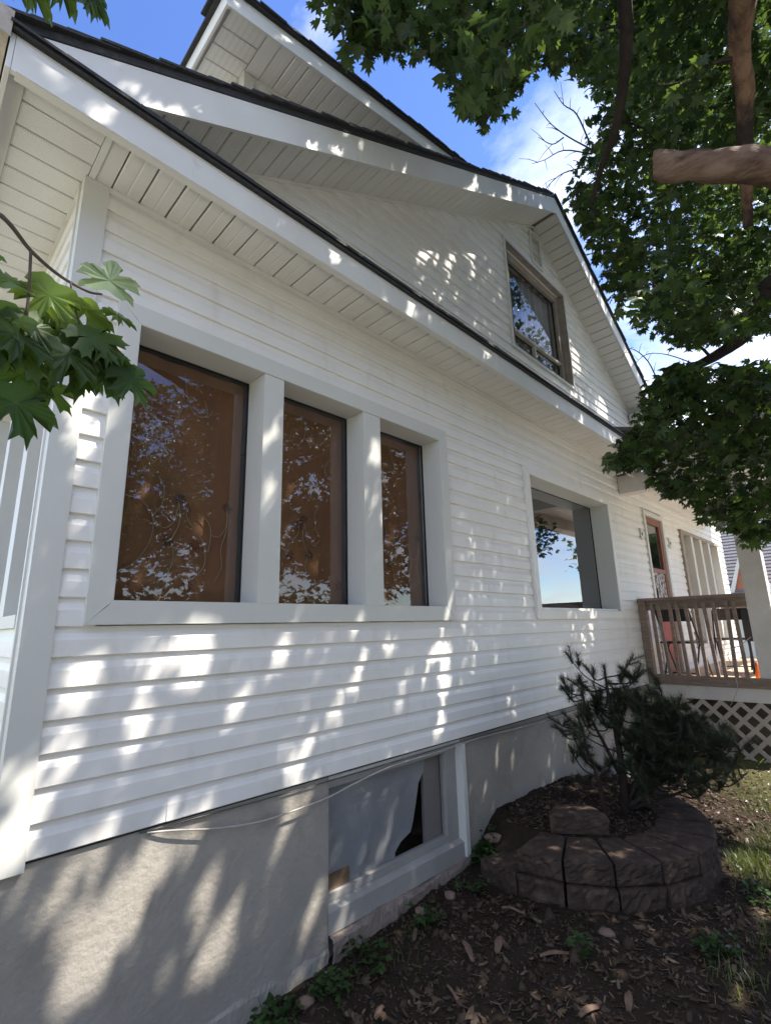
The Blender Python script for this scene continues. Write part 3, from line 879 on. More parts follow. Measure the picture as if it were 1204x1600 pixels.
# basement window
GREYP = mat('grey_sill_paint', (0.36, 0.345, 0.32), 0.75, (0.29, 0.275, 0.255), 3.0, (0.35, 0.7), bump=0.15, bscale=30)
BW = MB().prism([(1.8335, -0.008, 0.240), (1.8335, -0.004, 0.335), (1.8335, 0.045, 0.355), (1.8335, 0.045, 0.240)], (1.166, 0, 0)).build('basement_window', GREYP, HOUSE)
MB().box(1.835, 2.87, 0.040, 0.085, 0.357, 0.395).build('sill', GREYP, BW)
MB().box(1.835, 2.988, 0.030, 0.085, 0.905, 0.951).build('head_board', GREYP, BW)
MB().box(2.872, 2.988, 0.036, 0.085, 0.357, 0.904).build('jamb', GREYP, BW)
MB().box(2.989, 3.028, -0.026, 0.085, 0.20, 0.951).build('jamb_strip', TRIM, BW)
MB().box(1.8345, 1.845, 0.020, 0.085, 0.363, 0.904).build('jamb', TRIM, BW)
MB().add([(1.846, 0.062, 0.396), (2.871, 0.062, 0.396), (2.871, 0.062, 0.904), (1.846, 0.062, 0.904)], [(0, 1, 2, 3)]).build('pane', GLASS, BW)
MB().box(2.70, 2.87, 0.090, 0.11, 0.30, 0.904).build('inner_frame', mat('old_frame', (0.3, 0.27, 0.25), 0.8), BW)
# torn plastic sheet hung behind the basement glass
edge = [(2.70, .904), (2.685, .82), (2.63, .76), (2.60, .66), (2.565, .55), (2.54, .50), (2.45, .47), (2.40, .43), (2.395, .397)]
V = []; F = []
n = 24
for j, (xe, zz) in enumerate(edge):
    for i in range(n + 1):
        u = i / n
        V.append((1.848 + (xe - 1.848) * u, 0.074 + 0.004 * math.sin(u * 9 + zz * 3) + 0.003 * math.sin(u * 23), zz))
for j in range(len(edge) - 1):
    for i in range(n):
        F.append((j * (n + 1) + i, (j + 1) * (n + 1) + i, (j + 1) * (n + 1) + i + 1, j * (n + 1) + i + 1))
o = link('plastic_sheet', mesh('plastic_sheet', [(a - 1.848, b - .074, c - .363) for a, b, c in V], F, mat('milky_plastic', (0.36, 0.37, 0.385), 0.5, (0.28, 0.29, 0.305), 3.0), True), None, (1.848, .074, .363))
tag(o, 'milky plastic sheet hung behind the basement window with a torn edge', 'plastic sheet')
o = MB().box(1.85, 2.03, 0.0632, 0.0665, 0.3955, 0.475).build('wood_block', mat('raw_wood', (0.26, 0.17, 0.10), 0.85, (0.18, 0.11, 0.065), 9.0, stretch=(1, 1, 5)), None, origin=(1.94, 0.075, 0.3955))
tag(o, 'raw wooden block standing in the lower left corner of the basement window', 'wood block')
# slatted vent low on the foundation and its pipe
LV = MB().box(5.42, 5.86, -0.012, 0.011, 0.30, 0.33).box(5.42, 5.86, -0.012, 0.011, 0.60, 0.63).box(5.42, 5.45, -0.012, 0.011, 0.33, 0.60).box(5.83, 5.86, -0.012, 0.011, 0.33, 0.60).build('foundation_vent', LATT, HOUSE)
for k in range(6):
    z = 0.335 + k * .044
    MB().prism([(5.451, 0.008, z + .04), (5.451, -0.014, z), (5.451, -0.010, z), (5.451, 0.011, z + .04)], (0.378, 0, 0)).build('louver', LATT, LV)
UW = MB().box(5.15, 6.6, -0.012, 0.0115, 0.895, 0.951).build('vent_head_trim', TRIM, HOUSE)
MB().box(5.18, 6.55, -0.004, 0.0115, 0.845, 0.893).build('vent_head_trim', TRIM, HOUSE)
o = MB().tube([(5.52, 0.0, 0.30), (5.45, -0.10, 0.27), (5.42, -0.20, 0.26)], [0.05, 0.05, 0.052], 12).build('drain_pipe', mat('pale_pipe', (0.6, 0.63, 0.65), 0.5), None, True, origin=(5.45, -0.1, 0.25))
tag(o, 'short pale drain pipe end beside the foundation behind the pine', 'pipe')
# cables sagging under the siding edge
cp = [(0.89, -0.006, 0.962), (1.00, -0.02, 0.945), (1.18, -0.026, 0.905), (1.40, -0.028, 0.875), (1.62, -0.028, 0.875), (1.82, -0.028, 0.885), (2.02, -0.030, 0.915), (2.30, -0.032, 0.943), (2.75, -0.034, 0.945), (3.2, -0.018, 0.948), (3.9, -0.012, 0.930), (4.6, -0.012, 0.925), (5.4, -0.03, 0.935), (6.6, -0.03, 0.94)]
o = MB().tube(spline(cp, 6), 0.0042, 6).build('cable', CABLE, None, True, origin=(0.89, -0.02, 0.94))
tag(o, 'grey cable sagging along the bottom edge of the siding', 'cable')
cp = [(0.86, -0.006, 0.969), (1.3, -0.012, 0.962), (1.9, -0.010, 0.955), (2.6, -0.030, 0.962), (3.3, -0.012, 0.958), (4.3, -0.012, 0.945), (5.3, -0.03, 0.952), (6.6, -0.03, 0.96)]
o = MB().tube(spline(cp, 6), 0.003, 5).build('cable', mat('dark_cable', (0.10, 0.095, 0.09), 0.6), None, True, origin=(0.86, -0.02, 0.96))
tag(o, 'thin dark cable tucked close under the siding edge, above the grey one', 'cable')

# ---- side door and rear windows under the porch
DR = MB().box(7.60, 7.665, -0.036, 0.10, 1.02, 3.335).box(8.425, 8.50, -0.036, 0.10, 1.02, 3.335).box(7.665, 8.425, -0.036, 0.10, 3.27, 3.335).build('door', TRIM, HOUSE)
MB().box(7.67, 7.76, 0.0, 0.05, 1.03, 3.265).box(8.33, 8.42, 0.0, 0.05, 1.03, 3.265).box(7.76, 8.33, 0.0, 0.05, 3.17, 3.265).box(7.76, 8.33, 0.0, 0.05, 2.44, 2.50).box(7.76, 8.33, 0.0, 0.05, 1.03, 1.20).build('door_frame', REDW, DR)
MB().add([(7.76, 0.02, 2.50), (8.33, 0.02, 2.50), (8.33, 0.02, 3.17), (7.76, 0.02, 3.17)], [(0, 1, 2, 3)]).build('pane', GLASSR, DR)
MB().box(7.76, 8.33, 0.015, 0.035, 1.20, 1.95).build('door_panel', REDD, DR)
LACE = mat('lace_screen', (0.10, 0.085, 0.08), 0.8, (0.55, 0.52, 0.5), 22.0, (0.45, 0.55))
MB().box(7.76, 8.33, 0.015, 0.035, 1.952, 2.44).build('lace_screen', LACE, DR)
MB().box(7.705, 7.725, -0.045, 0.0, 2.05, 2.2).build('handle', PLAST, DR)
for (xa, lab) in ((7.42, 'small oval plaque on the siding left of the side door'), (8.72, 'small oval plaque on the siding right of the side door')):
    b_ = MB().tube([(xa, -0.018, 2.95), (xa, -0.034, 2.95)], [0.06, 0.055], 16)
    me = mesh('wall_plaque', [((p[0] - xa) * 0.75, p[1], (p[2] - 2.95) * 1.5) for p in b_.v], b_.f, TRIM)
    o = tag(link('wall_plaque', me, None, (xa, 0.0, 2.95)), lab, 'plaque')
    MB().tube([(xa, -0.034, 2.95), (xa, -0.04, 2.95)], [0.022, 0.02], 10).build('dark_center', PLAST, o)
RW = MB().box(9.37, 12.03, -0.03, 0.0, 1.30, 1.36).build('porch_side_window', TRIM, HOUSE)
for k, xa in enumerate((9.37, 9.95, 10.55, 11.15, 11.90)):
    MB().box(xa, xa + 0.13, -0.045, 0.08, 1.361, 3.20).build('mullion', WOODB if k == 0 else TRIM, RW)
    if xa < 11.5:
        xb = (9.95, 10.55, 11.15, 11.90)[k]
        MB().add([(xa + .13, .06, 1.37), (xb, .06, 1.37), (xb, .06, 3.2), (xa + .13, .06, 3.2)], [(0, 1, 2, 3)]).build('pane', GLASS, RW)
        curtain(xa + .14, xb - .01, 0.12, 1.37, 3.19, SHEER, ['pale curtain in the porch window panel nearest the side door', 'pale curtain in the second porch window panel from the side door', 'pale curtain in the third porch window panel from the side door', 'pale curtain in the farthest porch window panel'][k], 4, 0.012, group='pale curtains in the porch windows')
MB().box(9.37, 12.03, -0.05, 0.08, 3.201, 3.26).build('head_board', WOODB, RW)

# ------------------------------------------------------------------ porch deck
DK = thing('porch', (6.95, -0.7, 0.25), 'raised side porch with weathered wood railing, lattice skirt and painted post', 'porch')
for k in range(10):
    y0 = -1.40 + k * 0.139
    MB().box(6.99, 11.6, y0, y0 + 0.133, 0.985, 1.02).build('deck_board', DECKW, DK)
MB().box(6.93, 6.968, -1.44, -0.018, 0.845, 0.992).build('rim_board', POSTP, DK)
MB().box(6.905, 6.966, -1.40, -0.02, 0.994, 1.105).build('bottom_rail', WOODG, DK)
MB().box(6.969, 11.6, -1.44, -1.405, 0.845, 0.984).build('rim_board', POSTP, DK)
# railing facing the yard end
MB().box(6.89, 7.03, -1.165, -0.02, 2.000, 2.035).build('rail_cap', WOODG, DK)
MB().box(6.935, 6.975, -1.165, -0.105, 1.885, 1.998).build('top_rail', WOODG, DK)
MB().box(6.90, 6.99, -0.104, -0.018, 1.106, 1.998).build('newel_post', WOODG, DK)
for k in range(10):
    y = -0.19 - k * 0.098 + random.uniform(-.012, .012)
    tl = random.uniform(-0.02, 0.02)
    a, c = y + tl, y - tl
    MB().add([(6.897, a, 1.045), (6.932, a, 1.045), (6.932, a + .036, 1.045), (6.897, a + .036, 1.045), (6.897, c, 1.955), (6.932, c, 1.955), (6.932, c + .036, 1.955), (6.897, c + .036, 1.955)],
             [(0, 3, 2, 1), (4, 5, 6, 7), (0, 1, 5, 4), (1, 2, 6, 5), (2, 3, 7, 6), (3, 0, 4, 7)]).build('baluster', WOODG, DK)
# outer railing along the yard side
MB().box(7.10, 11.5, -1.40, -1.30, 2.000, 2.035).build('rail_cap', WOODG, DK)
for k in range(7):
    x = 9.0 + k * 0.36
    MB().box(x, x + .035, -1.37, -1.335, 1.02, 1.999).build('baluster', WOODG, DK)
MB().box(11.45, 11.55, -1.28, -0.02, 1.95, 2.03).build('rail_cap', WOODG, DK)
for k in range(5):
    y = -1.2 + k * 0.24
    MB().box(11.48, 11.515, y, y + .035, 1.02, 1.949).build('baluster', WOODG, DK)
# painted post
MB().box(6.93, 7.12, -1.385, -1.17, 1.021, 3.42).box(6.918, 7.132, -1.397, -1.158, 1.021, 1.10).build('post', POSTP, DK)
MB().box(11.4, 11.58, -1.385, -1.19, 1.021, 3.42).build('post', POSTP, DK)
# lattice
def slat(cy, cz, ang, x):
    L = 1.2; w = 0.022
    d = Vector((0, math.cos(ang), math.sin(ang))); nn = Vector((0, -d.z, d.y))
    p = Vector((x, cy, cz))
    # clip to y in [-1.40,-0.05], z in [0.18,0.843]
    ts = []
    lo, hi = -9, 9
    for (pv, dv, a, c) in ((cy, d.y, -1.40, -0.05), (cz, d.z, 0.18, 0.843)):
        t0, t1 = (a - pv) / dv, (c - pv) / dv
        if t0 > t1: t0, t1 = t1, t0
        lo = max(lo, t0); hi = min(hi, t1)
    if hi - lo < 0.05: return
    a, c = p + d * lo, p + d * hi
    MB().prism([a - nn * w, c - nn * w, c + nn * w, a + nn * w], (0.008, 0, 0)).build('lattice_slat', LATT, DK)


for k in range(-8, 24):
    slat(-1.40 + k * 0.185, 0.18, math.radians(45), 6.94)
    slat(-1.40 + k * 0.185, 0.18, math.radians(135), 6.949)
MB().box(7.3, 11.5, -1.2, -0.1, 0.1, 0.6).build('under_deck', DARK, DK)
# porch roof
MB().box(6.78, 6.95, -1.50, -0.02, 3.42, 3.66).build('header_beam', POSTP, DK)
MB().box(6.951, 11.7, -1.50, -1.25, 3.42, 3.66).build('header_beam', POSTP, DK)
for k in range(11):
    y0 = -1.24 + k * 0.1115
    MB().box(6.952, 11.6, y0, y0 + 0.106, 3.60, 3.615).build('ceiling_board', FASCIA, DK)
MB().prism([(6.5, -1.75, 3.70), (6.5, 0.02, 4.28), (6.5, 0.02, 4.33), (6.5, -1.75, 3.75)], (5.6, 0, 0)).build('porch_roof', GREYR, DK)
MB().box(6.5, 6.53, -1.74, -0.02, 3.62, 3.70).box(6.531, 12.0, -1.76, -1.74, 3.60, 3.715).build('fascia_board', FASCIA, DK)
for k in range(5):
    MB().box(6.531, 6.779, -0.25 - 0.3 * k, -0.22 - 0.3 * k, 3.60, 3.70).build('lookout', POSTP, DK)


# ------------------------------------------------------------------ porch furniture
def chair(loc, rz, label, wide=0.42):
    t_ = thing('folding_chair', loc, label, 'chair', 'folding chairs on the porch')
    t_.rotation_euler = (0, 0, rz)
    WL[t_.name] = Vector((0, 0, 0))
    h = wide / 2
    for s in (-1, 1):
        MB().tube([(-0.20, s * h, 0.0), (0.0, s * h, 0.42), (0.20, s * h, 0.86)], 0.011, 6).build('frame_leg', PLAST, t_)
        MB().tube([(0.22, s * (h - .02), 0.0), (0.0, s * (h - .02), 0.42), (-0.12, s * (h - .02), 0.45)], 0.011, 6).build('frame_leg', PLAST, t_)
    MB().box(-0.18, 0.20, -h + .01, h - .01, 0.44, 0.465).build('seat', PLAST, t_)
    MB().prism([(0.145, -h, 0.72), (0.20, -h, 0.88), (0.212, -h, 0.876), (0.157, -h, 0.716)], (0, wide, 0)).build('backrest', PLAST, t_)
    MB().tube([(0.17, -h, 0.08), (0.17, h, 0.08)], 0.008, 6).build('crossbar', PLAST, t_)
    return t_


chair((7.45, -0.33, 1.02), math.radians(170), 'black folding chair just behind the railing, nearest the siding')
chair((8.75, -0.62, 1.02), math.radians(200), 'black folding chair farther back on the porch, left of the grill')
gr = thing('grill', (8.6, -1.02, 1.02), 'black covered grill standing on the porch beside the post', 'grill')
b_ = MB().box(8.35, 8.85, -1.25, -0.85, 1.45, 1.72)
b_.build('body', PLAST, gr)
MB().prism([(8.35, -1.25, 1.721), (8.40, -1.25, 1.88), (8.80, -1.25, 1.88), (8.85, -1.25, 1.721)], (0, 0.4, 0)).build('lid', PLAST, gr)
for (a, c) in ((8.37, -1.23), (8.80, -1.23), (8.37, -0.90), (8.80, -0.90)):
    MB().box(a, a + .03, c, c + .03, 1.02, 1.449).build('leg', PLAST, gr)
o = MB().tube([(7.30, -1.10, 1.02), (7.30, -1.10, 1.13), (7.30, -1.10, 1.16), (7.30, -1.10, 1.21), (7.30, -1.10, 1.25)], [0.034, 0.034, 0.026, 0.013, 0.012], 12).build('bottle', mat('orange_bottle', (0.75, 0.16, 0.02), 0.3), None, True, origin=(7.30, -1.10, 1.02))
tag(o, 'orange bottle standing on the deck against the painted post', 'bottle')
o = MB().tube(spline([(6.88, -1.16, 1.55), (6.885, -1.05, 1.46), (6.89, -0.92, 1.38), (6.888, -0.93, 1.2), (6.886, -0.95, 1.0), (6.90, -0.85, 0.80)], 6), 0.004, 5).build('cord', CABLE, None, True, origin=(6.88, -1.0, 1.2))
tag(o, 'pale cord draped from the post across the balusters', 'cord')

# ------------------------------------------------------------------ retaining wall of blocks
RWALL = thing('retaining_wall', (3.78, -0.40, 0.2), 'curved two-course retaining wall of dark concrete blocks around the pine', 'retaining wall')


def block(a0, a1, r0, r1, z0, z1, parent, name='block', m=BLOCK, c=PC, sy=1.0):
    """wedge block with rough split face on the outer side"""
    na, nr, nz_ = 12, 5, 7
    V = {}; vs = []; F = []
    def P(i, j, k):
        key = (i, j, k)
        if key in V: return V[key]
        a = a0 + (a1 - a0) * i / na
        # straight chord faces
        pa = Vector((math.cos(a0), math.sin(a0))); pb = Vector((math.cos(a1), math.sin(a1)))
        d = pa.lerp(pb, i / na)
        r = r0 + (r1 - r0) * j / nr
        z = z0 + (z1 - z0) * k / nz_
        ex = ez = 0
        if j == nr:
            r += random.uniform(-.013, .007) * (.35 if (k in (0, nz_) or i in (0, na)) else 1)
            if k in (0, nz_) or i in (0, na): r -= 0.006
        elif j == 0: r += random.uniform(-.004, .004)
        if k == nz_: z += random.uniform(-.004, .002) - (0.008 if (j == nr or i in (0, na)) else 0)
        q = Vector((c[0] + d.x * r, c[1] + d.y * r * sy, z))
        V[key] = len(vs); vs.append(q)
        return V[key]
    for i in range(na):
        for j in range(nr):
            F.append((P(i, j, nz_), P(i + 1, j, nz_), P(i + 1, j + 1, nz_), P(i, j + 1, nz_)))
            F.append((P(i, j, 0), P(i, j + 1, 0), P(i + 1, j + 1, 0), P(i + 1, j, 0)))
        for k in range(nz_):
            F.append((P(i, nr, k), P(i, nr, k + 1), P(i + 1, nr, k + 1), P(i + 1, nr, k)))
            F.append((P(i, 0, k), P(i + 1, 0, k), P(i + 1, 0, k + 1), P(i, 0, k + 1)))
    for j in range(nr):
        for k in range(nz_):
            F.append((P(0, j, k), P(0, j, k + 1), P(0, j + 1, k + 1), P(0, j + 1, k)))
            F.append((P(na, j, k), P(na, j + 1, k), P(na, j + 1, k + 1), P(na, j, k + 1)))
    mid = sum(vs, Vector()) / len(vs)
    me = mesh(name, [v - mid for v in vs], F, m)
    import bmesh
    bm = bmesh.new(); bm.from_mesh(me); bmesh.ops.recalc_face_normals(bm, faces=bm.faces); bm.to_mesh(me); bm.free()
    o = link(name, me, parent, mid, (random.uniform(-.012, .012), random.uniform(-.012, .012), random.uniform(-.01, .01)))
    return o


a = math.radians(183)
st = math.radians(18.2)
for k in range(8):
    block(a + k * st + .010, a + (k + 1) * st - .010, 0.55, 0.885 + random.uniform(-.01, .012), 0.318, 0.438 + random.uniform(-.004, .004), RWALL)
a = math.radians(165)
for k in range(9):
    block(a + k * st + .008, a + (k + 1) * st - .008, 0.57, 0.900 + random.uniform(-.012, .012), 0.13, 0.312, RWALL)
lb = block(math.radians(-16), math.radians(16), 0.62, 0.93, 0.43, 0.555, None, 'loose_block', BLOCK, (0, 0))
lb.location = (3.42, -0.60, 0.495); lb.rotation_euler = (0.02, -0.05, math.radians(214))
me = lb.data
lb.data.transform(Matrix.Diagonal((0.70, 0.70, 0.95, 1)))
tag(lb, 'loose concrete block lying on the bed behind the curved wall', 'block')

# ------------------------------------------------------------------ foliage helpers
LEAF_LO = np.array([(0, 1.0), (.13, .70), (.29, .76), (.17, .46), (.57, .61), (.40, .30), (.62, .15), (.10, -.05)], float)
LEAF_LO = np.vstack([LEAF_LO, (LEAF_LO[1:] * [-1, 1])[::-1]])
hr = [(0, 1.0), (.045, .86), (.10, .80), (.20, .82), (.155, .72), (.145, .60), (.15, .48), (.26, .55), (.35, .60), (.43, .70), (.455, .61), (.60, .63), (.53, .53), (.52, .45), (.62, .39), (.46, .32), (.34, .25), (.30, .19), (.42, .17), (.54, .17), (.50, .09), (.54, .0), (.40, .0), (.30, -.08), (.16, -.06), (.03, .0)]
LEAF_HI = np.array(hr, float)
LEAF_HI = np.vstack([LEAF_HI, (LEAF_HI[1:] * [-1, 1])[::-1]])


def frames(d, nrm):
    d = d / np.linalg.norm(d, axis=1, keepdims=True)
    s = np.cross(d, nrm); s /= np.linalg.norm(s, axis=1, keepdims=True)
    nn = np.cross(s, d)
    return s, d, nn


def leaf_mesh(name, pos, d, nrm, size, outline, m, curl=0.22, tints=None):
    n = len(pos)
    s, d, nn = frames(d, nrm)
    o = np.vstack([[0, 0.30], outline])
    lz = -curl * (np.abs(o[:, 0]) ** 1.6) - 0.16 * np.clip(o[:, 1] - .3, 0, 1) ** 2
    lz[0] = 0.0
    rad_ = np.hypot(o[:, 0], o[:, 1] - .3)
    nb = np.roll(rad_[1:], 1), np.roll(rad_[1:], -1)
    vein_ = np.concatenate([[1.0], ((rad_[1:] > nb[0]) & (rad_[1:] > nb[1]) & (rad_[1:] > .42)).astype(float)])
    lz[1:] += np.where(vein_[1:] > .5, -.05, .03)
    k = len(o)
    cj = 1 + rng.normal(0, .5, (n, 1))
    loc = (s[:, None, :] * o[None, :, 0, None] + d[:, None, :] * o[None, :, 1, None] + nn[:, None, :] * (lz[None, :] * cj)[:, :, None]) * size[:, None, None] + pos[:, None, :]
    V = loc.reshape(-1, 3)
    i = np.arange(1, k)
    tri = np.stack([np.zeros_like(i), i, np.roll(i, -1)], 1)
    F = (np.arange(n)[:, None, None] * k + tri[None]).reshape(-1, 3)
    if tints is None: tints = rng.random(n)
    return npmesh(name, V, F, m, np.repeat(tints, k), vein=np.tile(vein_, n))


